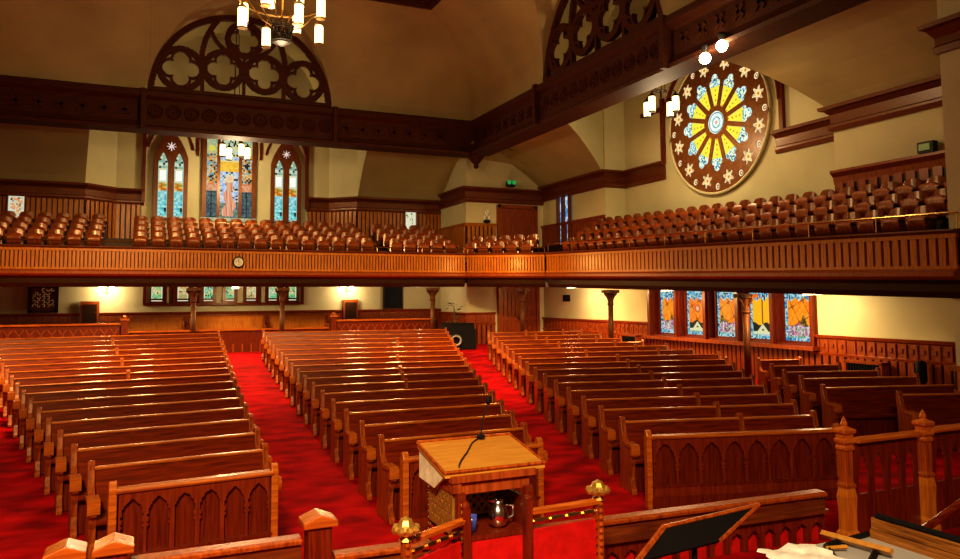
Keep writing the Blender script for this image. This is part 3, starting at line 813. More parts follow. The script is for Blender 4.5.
for sname,xa,xb,_ in secs:
    for r,(y,z) in enumerate(rowsR):
        xb2=min(xb,11.2 if r<1 else 11.7)
        n=int((xb2-xa)/.56)+1
        off=.28*(r%2)*0
        for k in range(n):
            x=xa+k*.56
            seat((x,y,z),0,'tip-up seat %s of the %s row in the %s'%(ORD[k+1],ORD[r+1],sname),GR)
for r,(x,z) in enumerate(rowsS):
    for k in range(26):
        y=10.0+k*.56
        if y>23.6: continue
        seat((x,y,z+zoff(y)),-PI/2,'side gallery tip-up seat, %s from the pier in the %s row from the rail'%(ORD[k+1],ORD[r+1]),GS)
for r in range(2):
    for k in range(5):
        p=V((11.55,26.85))+V((.41,-.41))*k+V((.40,.40))*(.55+r*1.3)
        seat((p.x,p.y,3.86+.3*r),-PI/4,'tip-up seat at the gallery bend, %s row, %s from the clock side'%(['front','back'][r],ORD[k+1]),'tip-up seats at the gallery bend')
# ------------------------------------------------------------------ iron columns
def column(x,y,zt,lab):
    z0=rise(x,y)
    t=thing('gallery_column',lab,'column',(x,y,z0-.02))
    h=zt-z0
    mb=MB(); mb.lathe([(.17,0),(.17,.1),(.13,.14),(.12,.3),(.10,.34)],n=16); mb.build('column_base',M['col'],t,True)
    mb=MB(); mb.lathe([(.085,.34),(.085,h-.5)],n=16); mb.build('column_shaft',M['col'],t,True)
    mb=MB(); mb.lathe([(.085,h-.5),(.12,h-.46),(.09,h-.42),(.10,h-.3),(.14,h-.14),(.19,h-.08)],n=16); mb.box((0,0,h-.05),(.42,.42,.1)); 
    for a in range(4):
        mb.prism([(.08,h-.36),(.14,h-.24),(.24,h-.14),(.24,h-.03),(.08,h-.03)],-.025,.025,'xz',Matrix.Rotation(a*PI/2,4,'Z'))
    mb.build('column_capital',M['col'],t)
column(1.66,26.8,ZG-.13,'slim iron column nearer the framed carving, under the clock gallery front')
column(4.54,26.8,ZG-.13,'slim iron column just beyond the middle aisle, under the clock gallery front')
column(10.1,26.8,ZG-.13,'slim iron column beside the dark wall panel under the gallery')
column(13.15,25.35,ZG-.19,'pale lit iron column before the brown double doors')
column(13.95,20.7,ZG+zoff(20.7)-.14,'iron column among pews before the side stained windows, with flared capital')
column(13.98,14.72,ZG+zoff(14.7)-.14,'dark iron column between the stained windows and the short pews')
# ------------------------------------------------------------------ pews
ENDP=[(.02,0),(.02,.05),(.07,.10),(.10,.22),(.08,.36),(.03,.46),(-.03,.50),(-.05,.56),(-.02,.61),(.06,.63),(.26,.63),(.34,.66),(.385,.72),(.42,.86),(.43,.915),(.46,.95),(.50,.945),(.525,.91),(.53,.84),(.50,.62),(.50,.40),(.52,.12),(.54,.05),(.54,0)]
def endmesh():
    mb=MB(); mb.prism([(y-.48,z) for y,z in ENDP],-.035,.035,'yz'); return mb.mesh('pew_end',M['pewend'])
ENDM=endmesh()
mb=MB(); mb.box((0,-.38,.635),(.115,.26,.045)); mb.box((0,-.50,.58),(.115,.06,.11)); ARMM=mb.mesh('armrest',M['rail'])
mb=MB(); mb.prism([(y-.48,z) for y,z in ENDP if z>.6 or y>.4]+[],-.025,.025,'yz'); 
DIVM=ENDM
def basis(p,q):
    a=V((p[0],p[1],rise(*p)));b=V((q[0],q[1],rise(*q))); d=(b-a); L=d.length; d.normalize()
    y=V((-d.y,d.x,0)).normalized(); z=d.cross(y)
    return Matrix(((d.x,y.x,z.x,a.x),(d.y,y.y,z.y,a.y),(d.z,y.z,z.z,a.z),(0,0,0,1))),L
def pew(p,q,label,group=None,div=None,ends=(1,1),front=False):
    Mx,L=basis(p,q)
    t=thing('pew',label,'pew',group=group); t.matrix_world=Mx
    mb=MB(); mb.prism([(-.44,.40),(-.44,.445),(-.40,.455),(-.06,.43),(-.06,.39)],.03,L-.03,'yz'); mb.build('seat',M['pew'],t)
    mb=MB(); mb.prism([(-.09,.38),(-.035,.86),(-.005,.86),(-.03,.40),(-.03,.10),(-.06,.10),(-.06,.38)],.03,L-.03,'yz'); mb.build('backrest',M['pew'],t)
    mb=MB(); mb.prism([(-.05,.86),(-.055,.878),(-.045,.888),(-.0,.89),(.012,.878),(.008,.86)],.03,L-.03,'yz'); mb.build('top_rail',M['rail'],t)
    mb=MB(); mb.box((L/2,-.30,.2),(L-.08,.03,.38)); mb.build('seat_riser',M['panel'],t)
    xs=[x for x,e in ((0,ends[0]),(L,ends[1])) if e]
    for x in xs:
        e=inst('pew_end',ENDM,t,(x,0,0),bevel=.008); inst('armrest',ARMM,e)
    for fr in (div or []):
        e=inst('divider',ENDM,t,(L*fr,0,.0))
    return t
def arcade(W,H,n,base=.25,top=.05):
    s=W/n
    def f(u,v):
        if v<base or v>H-top: return True
        x=(u/s)%1-.5; x*=s
        hw=s/2-.022
        spring=H-top-.04-hw*1.62
        if v<spring: 
            k=abs(abs(x)-s/2)
            if abs(v-(spring-.04))<.02 or abs(v-spring+.09)<.012: return k<.030
            return k<.017
        # pointed arch
        r=2*hw
        inside=math.hypot(abs(x)+hw,v-spring)<r
        if inside: return False
        return True
    return f
def screen(p,q,label,n):
    Mx,L=basis(p,q)
    t=thing('pew_front_screen',label,'screen'); t.matrix_world=Mx
    mb=MB(); mb.box((L/2,.03,.46),(L,.03,.84)); mb.build('back_board',M['panel'],t)
    mb=MB(); mb.solidmask(arcade(L-.1,.82,n),L-.1,.82,int((L-.1)/.014),60,.055,frame((.05,.015,.04),(1,0,0),(0,0,1),(0,-1,0)))
    mb.build('arched_panel',M['recess'],t)
    mb=MB(); mb.prism([(-.06,.84),(-.075,.865),(-.05,.885),(.03,.89),(.06,.87),(.05,.84)],.02,L-.02,'yz'); mb.build('top_rail',M['rail'],t,bevel=.006)
    mb=MB(); mb.box((L/2,-.03,.08),(L-.04,.05,.13)); mb.box((L/2,-.025,.27),(L-.04,.05,.03)); mb.build('plinth',M['panel'],t)
    mb=MB(); mb.prism([(-.05,0),(-.05,.88),(-.035,.93),(0,.955),(.035,.93),(.06,.88),(.06,0)],-.035,.035,'yz'); me=mb.mesh('end_post',M['rail'])
    for x in (0,L): inst('end_post',me,t,(x,0,0),bevel=.01)
Lp=lambda n:((-.17-.2306*n,7.80+1.085*n),(1.29+.069*n,7.95+1.128*n))
Cp=lambda n:((2.65+.072*n,7.89+1.126*n),(4.35+.341*n,8.00+1.046*n))
def Rp(n):
    a=(5.79+.332*n,7.83+1.028*n); b=[8.25+.60*n,7.16+.915*n]
    lim=13.75
    if b[0]>lim:
        f=(lim-a[0])/(b[0]-a[0]); b=[lim,a[1]+f*(b[1]-a[1])]
    return a,tuple(b)
screen(*Lp(0),'arcaded front screen nearest the two gabled gate posts',6)
screen(*Cp(0),'arcaded front screen partly hidden behind the pulpit desk',7)
screen(*Rp(0),'long arcaded front screen beside the carved newel post',8)
for n in range(1,17):
    dv=[.5] if n in (7,8,10) else None
    pew(*Lp(n),'red-brown pew of the block behind the gabled gate posts, %s row from its front screen'%ORD[n],div=[.50] if n>8 and n%2 else None)
    pew(*Cp(n),'red-brown pew of the block behind the pulpit desk, %s row from its front screen'%ORD[n],div=[.42+.02*n] if n in (6,7,8,10,13) else None)
for n in range(1,16):
    a,b=Rp(n)
    pew(a,b,'red-brown pew of the block before the rose window, %s row from its front screen'%ORD[n],div=[.62-.015*n] if n<10 else [.4,.8])
FR=[((11.70,8.85),(13.1,8.2),0),((11.30,10.05),(13.55,9.15),1),((11.95,11.15),(14.0,10.2),1),((12.45,12.05),(14.2,11.2),1),((13.0,12.95),(14.35,12.3),1),((13.55,13.9),(14.45,13.5),1)]
for k,(a,b,e) in enumerate(FR):
    pew(a,b,'short dark pew beside the panelled side wall, %s from the pier'%ORD[k+1],ends=(1,1 if k>1 else 0))
# raised rear pews under the gallery
for k,(xa,xb) in enumerate(((-.5,1.5),(1.75,4.35),(4.6,6.7))):
    z=.76
    t=thing('pew',['orange-lit pew against the rear wall nearest the framed carving','orange-lit pew against the rear wall on the axis of the middle aisle','orange-lit pew against the rear wall nearest the dark wall panel'][k],'pew',(xa,29.7,z))
    L=xb-xa
    mb=MB(); mb.box((L/2,-.2,.62),(L,.46,.05)); mb.build('seat',M['pew'],t)
    mb=MB(); mb.box((L/2,.03,.72),(L,.05,.92)); mb.build('backrest',M['gallery'],t)
    mb=MB(); mb.box((L/2,.03,1.19),(L+.02,.08,.04)); mb.build('top_rail',M['rail'],t)
    for x in (0,L): inst('pew_end',ENDM,t,(x,.05,.22))
    mb=MB(); mb.box((L/2,-.2,.3),(L,.4,.6)); mb.build('seat_riser',M['panel'],t)
# rear partitions
def partition(xa,xb,y,zt,lab,orn=True):
    t=thing('low_screen_panel',lab,'partition',(xa,y,.70))
    L=xb-xa; H=zt-.70
    mb=MB(); mb.box((L/2,.03,H/2),(L,.06,H)); mb.build('board',M['panel'],t)
    mb=MB(); mb.box((L/2,0,H),(L+.06,.16,.06)); mb.build('cap_rail',M['rail'],t)
    mb=MB()
    n=int(L/.3)
    for k in range(n):
        x=(k+.5)*L/n
        if orn:
            for s in (-1,1): mb.box((0,0,0),(.03,.03,.42),Matrix.Translation((x,-.02,H-.33))@Matrix.Rotation(s*.6,4,'Y'))
        mb.box((x+L/n/2-.02 if k<n-1 else x,-.02,(H-.5)/2),(.05,.03,H-.5))
    mb.build('lattice',M['wains'],t)
partition(-6,-.55,27.95,1.80,'low dark lattice screen wall in front of the framed carving under the gallery')
partition(6.75,10.6,27.95,1.78,'low dark lattice screen wall in front of the dark wall panel under the gallery')
partition(-.25,6.45,28.05,1.52,'dark panelled low wall closing the far end of the red middle aisle',False)
for x,lab in ((-.40,'stout square post with cap at the end of the lattice screen, carving side'),(6.6,'stout square post with cap at the end of the lattice screen, dark panel side')):
    t=thing('square_post',lab,'post',(x,27.95,.72))
    mb=MB(); mb.box((0,0,.6),(.2,.2,1.2)); mb.build('post_shaft',M['panel'],t)
    mb=MB(); mb.box((0,0,1.22),(.28,.28,.06)); mb.sphere((0,0,1.3),.08); mb.build('post_cap',M['rail'],t)
# ------------------------------------------------------------------ things on the lower rear wall
t=thing('framed_carving','square dark framed carving with gilt scrollwork on the rear wall','picture',(-3.08,Y1-.12,2.64))
mb=MB(); 
for s in (-1,1): mb.box((s*.42,0,0),(.1,.09,.96)); mb.box((0,0,s*.44),(.94,.09,.1))
mb.build('frame',M['dark'],t)
mb=MB(); mb.box((0,.02,0),(.78,.04,.82)); mb.build('ground_board',M['panel'],t)
mb=MB()
for i in range(5):
    for j in range(5):
        c=(-.28+.14*i,-.02,-.28+.14*j+.05)
        if h2(i,j,3)<.8: mb.tube([(c[0]+.05*math.cos(a),c[1],c[2]+.05*math.sin(a)) for a in [h2(i,j)*6+k*.7 for k in range(7)]],.02,4)
mb.build('gilt_scrollwork',M['scroll'],t)
for x,lab in ((-1.6,'small brown wall cupboard below the bright lamp by the framed carving'),(8.0,'small brown wall cupboard below the bright lamp by the dark wall panel')):
    t=thing('wall_cupboard',lab,'cupboard',(x,Y1-.24,1.75))
    mb=MB(); mb.box((0,.11,.4),(.62,.16,.8)); mb.build('carcass',M['wains'],t)
    d=MB(); d.box((0,.02,.36),(.46,.04,.66)); dd=d.build('door',M['dark'],t)
    d=MB(); d.sphere((.16,-.015,.38),.025); d.build('knob',M['brass'],dd)
t=thing('black_board','tall black panel hung on the rear wall near the corner','panel',(9.86,Y1-.08,2.64))
mb=MB(); mb.box((0,0,0),(.82,.05,.92)); mb.build('board',M['black'],t)
mb=MB()
for s in (-1,1): mb.box((s*.42,-.01,0),(.05,.09,.98)); mb.box((0,-.01,s*.48),(.88,.09,.05))
mb.build('frame',M['dark'],t)
# sconces
def sconce(x,y,z,lab,ry=0):
    t=thing('wall_sconce',lab,'lamp',(x,y,z),ry)
    mb=MB(); mb.lathe([(.10,0),(.10,.03),(.05,.05)],n=12,T=Matrix.Rotation(PI/2,4,'X')); mb.build('wall_plate',M['brass'],t)
    for s in (-1,1):
        mb=MB(); mb.tube([(0,-.04,0),(s*.08,-.14,-.08),(s*.17,-.16,-.03)],.014,6); a=mb.build('arm',M['brass'],t)
        mb=MB(); mb.lathe([(.04,0),(.075,.05),(.08,.14),(.05,.19)],(s*.17,-.16,-.03),12); mb.build('lamp_shade',M['bulb'],a,True)
sconce(-1.07,Y1-.02,2.93,'bright twin-globe wall sconce between the framed carving and the small windows')
sconce(7.86,Y1-.02,2.95,'bright twin-globe wall sconce between the small windows and the dark wall panel')
def flush(x,y,lab):
    z=ZG+zoff(y)-.02
    t=thing('ceiling_lamp',lab,'lamp',(x,y,z))
    mb=MB(); mb.box((0,0,-.04),(.22,.8,.06)); mb.build('lamp_body',M['iron'],t)
    mb=MB(); mb.box((0,0,-.10),(.16,.72,.06)); mb.build('lamp_diffuser',M['glow'],t)
flush(14.7,24.2,'glowing strip lamp under the gallery over the panelled wall')
flush(14.75,18.65,'glowing strip lamp under the gallery over the second stained side window')
flush(14.7,13.15,'glowing strip lamp under the gallery between stained windows and blank wall')
flush(3.2,28.8,'strip lamp under the rear gallery on the axis of the middle aisle')
# small fittings
t=thing('emergency_light','green-lit emergency lamp box on the corner cornice','lamp',(13.9,JY-.35,7.12))
mb=MB(); mb.box((0,0,.14),(.34,.16,.22)); mb.build('lamp_body',M['iron'],t)
for s in (-1,1):
    mb=MB(); mb.lathe([(.03,0),(.09,.05),(.09,.08)],(0,0,0),10,Matrix.Translation((s*.11,-.06,.20))@Matrix.Rotation(PI/2,4,'X')); mb.build('lamp_lens',M['green'],t)
t=thing('emergency_light','greenish lamp box on the ledge above the last seats by the pier','lamp',(D1-.14,10.75,5.645))
mb=MB(); mb.box((0,0,.13),(.16,.36,.24)); mb.build('lamp_body',M['iron'],t)
mb=MB(); mb.box((-.1,0,.13),(.04,.24,.14)); mb.build('lamp_lens',plain('olive_lens',(.12,.14,.03),.4,emit=(.2,.22,.04),es=.3),t)
t=thing('candle_bracket','small white candle bracket on the stair enclosure wall beside the double doors','sconce',(12.9,JY-.02,5.72))
mb=MB(); mb.sphere((0,-.14,-.02),.16,12,6,(1,.8,.5)); mb.box((0,-.05,0),(.08,.1,.05)); mb.build('bracket',M['iron'],t)
for dx,dz in ((-.1,.25),(0,.36),(.1,.25),(-.05,.45),(.06,.5)):
    mb=MB(); mb.lathe([(.03,0),(.035,.12),(.01,.16)],(dx,-.14,dz-.18),8); mb.build('candle',M['white'],t)
t=thing('wall_notice','small dark square notice on the lower side wall','sign',(D1-.03,26.2,2.55))
mb=MB(); mb.box((0,0,0),(.04,.5,.26)); mb.build('notice_board',M['dark'],t)
mb=MB(); mb.box((-.02,0,0),(.03,.42,.19)); mb.build('notice_face',M['iron'],t)
t=thing('gilt_bracket','scrolling gilt bracket on the pier at the end of the gallery rail','ornament',(PX+.1,PY+.03,4.16))
mb=MB()
for s in (0,1,2):
    mb.tube([(.10+.1*s+.09*math.cos(a),.05,.10+.09*s*.6+.09*math.sin(a)) for a in [k*.6 for k in range(11)]],.022,5)
mb.tube([(-.1,.05,-.05),(.1,.06,.02),(.4,.05,.08)],.03,5); mb.build('scrolls',M['gold'],t)
mb=MB(); mb.lathe([(.1,0),(.12,.05),(.02,.07)],(.15,.05,-.12),10); mb.build('boss',M['gold'],t)
# radiators against side wall
for (y,zb,lab) in ((21.5,.45,'dark grille radiator below the panelling beyond the stained windows'),(12.35,.22,'black grille radiator at the end of the fourth short pew')):
    t=thing('radiator',lab,'radiator',(D1-.36,y,zb+.02))
    mb=MB(); mb.box((0,0,.82),(.22,1.0,.06)); 
    for s in (-1,1): mb.box((0,s*.47,.41),(.22,.06,.82))
    mb.box((0,0,.06),(.22,1,.12)); mb.build('cabinet',M['wains'],t)
    mb=MB(); mb.box((-.02,0,.44),(.06,.9,.70))
    for k in range(12): mb.box((-.08,-.4+.8*k/11,.44),(.04,.035,.66))
    mb.build('grille',M['black'],t)
t=thing('wall_speaker','slim black cylinder standing against the wall by the pier','speaker',(D1-.35,11.0,.14))
mb=MB(); mb.lathe([(.1,0),(.1,.03),(.03,.05),(.03,.55)],n=12); mb.build('stand',M['black'],t)
mb=MB(); mb.lathe([(.06,.55),(.11,.62),(.11,1.0),(.05,1.06)],n=14); mb.build('speaker_body',M['black'],t,True)
# sound desk and wreath beside the second aisle
t=thing('sound_desk','black draped sound desk at the far end of the second aisle','desk',(10.75,25.9,rise(10.7,25.9)),-.35)
mb=MB(); mb.box((0,0,.36),(1.3,.6,.72)); mb.build('drape',M['black'],t)
mb=MB(); mb.prism([(-.25,.72),(-.25,.80),(.25,.94),(.25,.72)],-.6,.6,'yz'); mb.build('console_top',M['black'],t)
t=thing('wreath','grey looped wreath hanging on the front of the black sound desk','wreath',(10.52,25.50,1.05),-.35)
mb=MB(); mb.tube([(.17*math.cos(a),0,.17*math.sin(a)) for a in [2*PI*k/20 for k in range(20)]],.04,7,closed=True); mb.build('ring',M['grey'],t,True)
mb=MB()
for k in range(16):
    a=2*PI*k/16; mb.sphere((.2*math.cos(a),-.02,.2*math.sin(a)),.03,6,4)
mb.build('leaves',M['leaf'],t)
t=thing('potted_plant','tall dark potted plant in the rear corner beside the iron column','plant',(10.95,26.75,rise(11,26.7)-.02))
mb=MB(); mb.lathe([(.14,0),(.2,.35),(.22,.38),(.18,.38)],n=14); mb.build('pot',M['black'],t)
mb=MB()
for k in range(46):
    a=h2(k,1)*6.28; r=.05+.22*h2(k,2); z=.5+1.2*h2(k,3); q=Matrix.Translation((r*math.cos(a),r*math.sin(a),z))@Matrix.Rotation(a,4,'Z')@Matrix.Rotation(-.6+h2(k,4),4,'Y')
    mb.add([(0,0,0),(.1,.05,.0),(.24,0,-.03),(.1,-.05,0)],[(0,1,2,3)],q)
mb.tube([(0,0,.3),(.02,0,1.0),(0,.02,1.6)],.02,5); mb.build('foliage',M['leaf'],t)
# ------------------------------------------------------------------ chandeliers
def lantern(mb,x,y,z,r=.105,h=.46):
    mb.lathe([(r*.92,0),(r,.03),(r,h-.03),(r*.92,h)],(x,y,z),10)
def lanframe(x,y,z,m,par,r=.105,h=.46):
    mb=MB(); mb.lathe([(r*1.12,-.03),(r*1.12,.0)],(x,y,z),10); mb.build('lantern_rim',m,par)
    mb=MB(); mb.lathe([(r*1.15,h),(r*1.05,h+.04),(.03,h+.1),(.02,h+.16)],(x,y,z),10); mb.build('lantern_cap',m,par)
t=thing('great_chandelier','great ring chandelier with glowing lantern shades and a basket below','chandelier',(3.0,18.3,8.8))
mb=MB(); mb.tube([(1.0*math.cos(a),1.0*math.sin(a),1.0) for a in [2*PI*k/40 for k in range(40)]],.03,6,closed=True)
mb.tube([(.55*math.cos(a),.55*math.sin(a),1.3) for a in [2*PI*k/30 for k in range(30)]],.025,6,closed=True); mb.build('ring',M['bronze'],t)
mb=MB()
for k in range(14):
    a=2*PI*k/14; mb.tube([(.16*math.cos(a),.16*math.sin(a),.0),(.21*math.cos(a),.21*math.sin(a),.32),(.25*math.cos(a),.25*math.sin(a),.46)],.014,4)
mb.lathe([(.17,.03),(.175,.06)],n=16)
for r,z in ((.17,.02),(.2,.3),(.21,.36)): mb.tube([(r*math.cos(a),r*math.sin(a),z) for a in [2*PI*k/20 for k in range(20)]],.018,5,closed=True)
mb.lathe([(.05,-.08),(.16,-.02),(.16,.02)],n=14); k_=mb.build('basket',M['iron'],t); k_.scale=(1.25,1.25,1.1)
for k in range(8):
    a=2*PI*(k+.3)/8; c,s=math.cos(a),math.sin(a); zz=.55 if k%2 else .16
    mb=MB(); mb.tube([(.2*c,.2*s,.34),(.5*c,.5*s,.46+.4*(k%2)),(.85*c,.85*s,zz+.68),(.98*c,.98*s,zz+.62)],.016,5); ar=mb.build('arm',M['bronze'],t)
    mb=MB(); lantern(mb,.98*c,.98*s,zz); l=mb.build('lantern_shade',M['lantern'],ar,True)
    lanframe(.98*c,.98*s,zz,M['bronze'],ar)
for k in range(4):
    a=2*PI*k/4+.4; c,s=math.cos(a),math.sin(a)
    mb=MB(); lantern(mb,.5*c,.5*s,1.0); mb.build('lantern_shade',M['lantern'],t,True)
mb=MB()
for k in range(4):
    a=2*PI*k/4; mb.tube([(.98*math.cos(a),.98*math.sin(a),1.0),(0,0,2.6)],.014,4)
mb.tube([(0,0,2.6),(0,0,4.4)],.02,6); mb.tube([(0,0,.3),(0,0,1.4)],.03,6); mb.build('chain',M['brass'],t)
def pend(x,y,z,lab,ztop):
    t=thing('pendant_chandelier',lab,'chandelier',(x,y,z))
    for k in range(4):
        a=PI/2*k+.35; c,s=.5*math.cos(a),.5*math.sin(a)
        mb=MB(); lantern(mb,c,s,0,.10,.44); mb.build('lantern_shade',M['lantern'],t,True)
        mb=MB(); mb.tube([(c,s,.58),(c*.6,s*.6,.75),(0,0,.66)],.014,4); ar=mb.build('arm',M['iron'],t); lanframe(c,s,0,M['iron'],ar,.10,.44)
    mb=MB(); 
    for k in range(3):
        a=2*PI*k/3; mb.tube([(.16*math.cos(a),.16*math.sin(a),.7),(.05*math.cos(a),.05*math.sin(a),ztop-z)],.014,4)
    mb.tube([(.17*math.cos(a),.17*math.sin(a),.7) for a in [2*PI*k/14 for k in range(14)]],.018,4,closed=True); mb.tube([(0,0,.5),(0,0,.75)],.03,5); mb.build('chain',M['iron'],t)
pend(14.32,18.33,8.12,'four-lantern pendant chandelier hanging before the rose window',13.1)
pend(3.2,29.7,7.95,'four-lantern pendant chandelier hanging before the tall figure window',13.1)
for k,(y,z) in enumerate(((13.46,8.08),(12.9,8.2))):
    t=thing('flood_lamp','bare glaring bulb lamp under the great beam, '+('lower one of the pair' if k==0 else 'upper one of the pair'),'lamp',(XB-.2,y,z))
    mb=MB(); mb.lathe([(.05,.13),(.09,.24),(.09,.30)],n=12); mb.tube([(0,0,.28),(.15,0,.3)],.025,5); mb.build('socket',M['iron'],t)
    mb=MB(); mb.sphere((0,0,.0),.13,14,9); mb.build('bulb',M['bulb'],t,True)
# ------------------------------------------------------------------ communion rail
def carved_post(name,lab,x,y,z0,h,w=.16,cap='gable'):
    t=thing(name,lab,'post',(x,y,z0))
    mb=MB(); mb.box((0,0,h*.5),(w,w,h)); mb.box((0,0,.06),(w*1.3,w*1.3,.12)); mb.build('post_shaft',M['panel'],t,bevel=.008)
    mb=MB(); 
    mb.prism([(-w*.72,h),(w*.72,h),(w*.72,h+.04),(0,h+.085),(-w*.72,h+.04)],-w*.66,w*.66,'xz'); mb.build('post_cap',M['rail'],t,bevel=.006)
    return t
carved_post('gate_post','gabled gate post at the side aisle, outermost of the communion rail',-.36,5.3,.0,1.06)
carved_post('gate_post','gabled gate post where the communion rail begins beside the side aisle',-.10,5.3,.0,1.06)
carved_post('gate_post','tall gabled post where the communion rail meets the middle aisle',1.16,5.3,.0,1.06)
def commrail(lab,xa,xb,y,zt,rz=0):
    t=thing('communion_rail',lab,'rail',(xa,y,0),rz)
    L=xb-xa
    mb=MB(); mb.prism([(-.07,zt-.04),(-.078,zt-.012),(-.05,zt),(.05,zt),(.078,zt-.012),(.07,zt-.04)],0,L,'yz'); mb.build('top_rail',M['pewend'],t,bevel=.005)
    mb=MB(); mb.box((L/2,0,zt-.11),(L,.08,.12)); mb.box((L/2,-.03,zt-.165),(L,.10,.03)); mb.build('frieze',M['cornice'],t)
    H=zt-.18
    n=max(2,int(L/.17)); s=L/n
    def f(u,v):
        if v<.06 or v>H-.04: return True
        x=((u/s)%1-.5)*s
        hw=s*.36; sp=H-.09-hw
        if v<sp: return abs(x)>hw
        return math.hypot(x,v-sp)>hw
    mb=MB(); mb.solidmask(f,L,H,int(L/.012),int(H/.014),.05,frame((0,.025,0),(1,0,0),(0,0,1),(0,-1,0)))
    mb.build('arched_panel',M['panel'],t)
    mb=MB(); mb.box((L/2,.035,H/2),(L-.02,.012,H-.03)); mb.build('red_backing',M['redcloth'],t)
commrail('high communion rail between the gabled posts in front of the arcaded screen',-.0,1.04,5.3,1.0)
commrail('long low communion rail with rounded red arches running behind the pulpit',1.27,5.66,5.32,.85,-.05)
# carved newels and the gothic platform railing
def newel(x,y,z0,zt,lab):
    t=thing('carved_newel',lab,'post',(x,y,z0)); h=zt-z0
    def sq(mb,prof):
        for (a,za),(b,zb) in zip(prof,prof[1:]):
            vs=[(sx*a/2,sy*a/2,za) for sx,sy in((-1,-1),(1,-1),(1,1),(-1,1))]+[(sx*b/2,sy*b/2,zb) for sx,sy in((-1,-1),(1,-1),(1,1),(-1,1))]
            mb.add(vs,[(0,1,5,4),(1,2,6,5),(2,3,7,6),(3,0,4,7)])
    mb=MB(); sq(mb,[(.24,0),(.24,.06),(.22,.08),(.22,.12),(.17,.15),(.17,h*.3),(.19,h*.42),(.16,h*.48),(.16,h*.5)]); mb.build('newel_base',M['gallery'],t)
    mb=MB(); sq(mb,[(.18,h*.5),(.18,h*.52),(.135,h*.54),(.135,h*.82)]); mb.build('newel_shaft',M['pewend'],t)
    mb=MB(); sq(mb,[(.135,h*.8),(.18,h*.82),(.18,h*.84),(.15,h*.85),(.20,h*.88),(.20,h*.90),(.16,h*.91),(.16,h*.94),(.22,h*.96),(.22,h*.985),(.0,h*1.02)]); mb.build('newel_cap',M['rail'],t)
    mb=MB(); mb.lathe([(.035,0),(.05,.03),(.03,.07),(.0,.10)],(0,0,h),8); mb.build('finial',M['rail'],t)
    t.scale=(.62,.62,1)
NB=.40
newel(5.74,4.9,NB,1.43,'tall carved newel post with orange-lit face at the end of the low communion rail')
newel(6.74,4.87,NB,1.43,'second carved newel post, between the two bays of gothic railing')
def gothic(xa,xb,y,z0,zt,lab,n):
    t=thing('gothic_railing',lab,'railing',(xa,y,z0)); L=xb-xa; H=zt-z0
    mb=MB(); mb.prism([(-.06,H-.05),(-.07,H-.02),(0,H),(.07,H-.02),(.06,H-.05)],0,L,'yz'); mb.build('top_rail',M['rail'],t,bevel=.005)
    s=L/n
    def f(u,v):
        if v<H*.47 or v>H-.14: return True
        x=((u/s)%1-.5)*s; hw=s*.32; sp=H*.47+(H*.53-.14)*.55
        if v<sp: return abs(x)>hw
        t_=(v-sp)/((H-.15)-sp)
        if t_>1: return True
        w=hw*(1-t_**1.6)
        if .15<t_<.4: w*=.86
        return abs(x)>w
    mb=MB(); mb.solidmask(f,L,H-.05,int(L/.01),int(H/.011),.028,frame((0,.014,0),(1,0,0),(0,0,1),(0,-1,0))); mb.build('gothic_panel',M['panel'],t)
gothic(5.83,6.65,4.89,NB,1.34,'bay of gothic railing with pointed openings next to the tall carved newel',4)
gothic(6.83,8.9,4.87,NB,1.36,'bay of gothic railing with pointed openings running towards the pier',9)
# ------------------------------------------------------------------ pulpit
pu=thing('pulpit','carved wooden pulpit with a broad golden oak reading top and wing panels','pulpit',(2.1,4.6,PZ))
def W(x,y,z): return (x-2.1,y-4.6,z-PZ)
# reading top: wedge
x0,x1,y0,y1=1.785,2.50,4.52,5.04; zn,zf_=1.50,1.60
mb=MB(); mb.add([W(x0,y0,zn),W(x1,y0,zn),W(x1,y1,zf_),W(x0,y1,zf_),W(x0,y0,zn-.035),W(x1,y0,zn-.035),W(x1,y1,zf_-.035),W(x0,y1,zf_-.035)],[(0,1,2,3),(4,7,6,5),(0,4,5,1),(1,5,6,2),(2,6,7,3),(3,7,4,0)])
mb.build('reading_top',M['oak'],pu)
mb=MB()
mb.tube([W(x0,y1,zf_+.005),W(x1,y1,zf_+.005)],.012,6); mb.tube([W(x0,y0,zn),W(x0,y1,zf_)],.010,6); mb.tube([W(x1,y0,zn),W(x1,y1,zf_)],.010,6); mb.tube([W(x0,y0,zn),W(x1,y0,zn)],.012,6)
mb.build('top_edging',M['pewend'],pu)
mb=MB(); mb.add([W(x0+.01,y0+.05,zn-.04),W(x0+.01,y1-.01,zf_-.04),W(x0+.01,y1-.01,zf_-.23),W(x0+.01,y0+.22,zn-.14),
                W(x0+.03,y0+.05,zn-.04),W(x0+.03,y1-.01,zf_-.04),W(x0+.03,y1-.01,zf_-.23),W(x0+.03,y0+.22,zn-.14)],[(0,1,2,3),(7,6,5,4),(0,4,5,1),(1,5,6,2),(2,6,7,3),(3,7,4,0)])
mb.build('pale_side_panel',M['cream'],pu)
mb=MB(); mb.box(W(2.12,4.75,1.405),(.52,.46,.10)); mb.box(W(2.12,4.75,1.455),(.60,.52,.04)); mb.box(W(1.86,4.75,1.42),(.06,.5,.1)); mb.build('cornice',M['wains'],pu)
bx0,bx1,by0,by1=1.88,2.36,4.50,4.98
mb=MB()
for x in (bx0,bx1):
    for y in (by0,by1): mb.box(W(x,y,.90),(.055,.055,.94))
mb.box(W((bx0+bx1)/2,(by0+by1)/2,.46),(bx1-bx0+.12,by1-by0+.12,.09)); mb.box(W((bx0+bx1)/2,by1,.86),(bx1-bx0,.03,.86)); mb.box(W(bx1,(by0+by1)/2,.86),(.03,by1-by0,.86))
mb.box(W((bx0+bx1)/2,(by0+by1)/2,1.08),(bx1-bx0,by1-by0,.03)); mb.build('body_frame',M['panel'],pu)
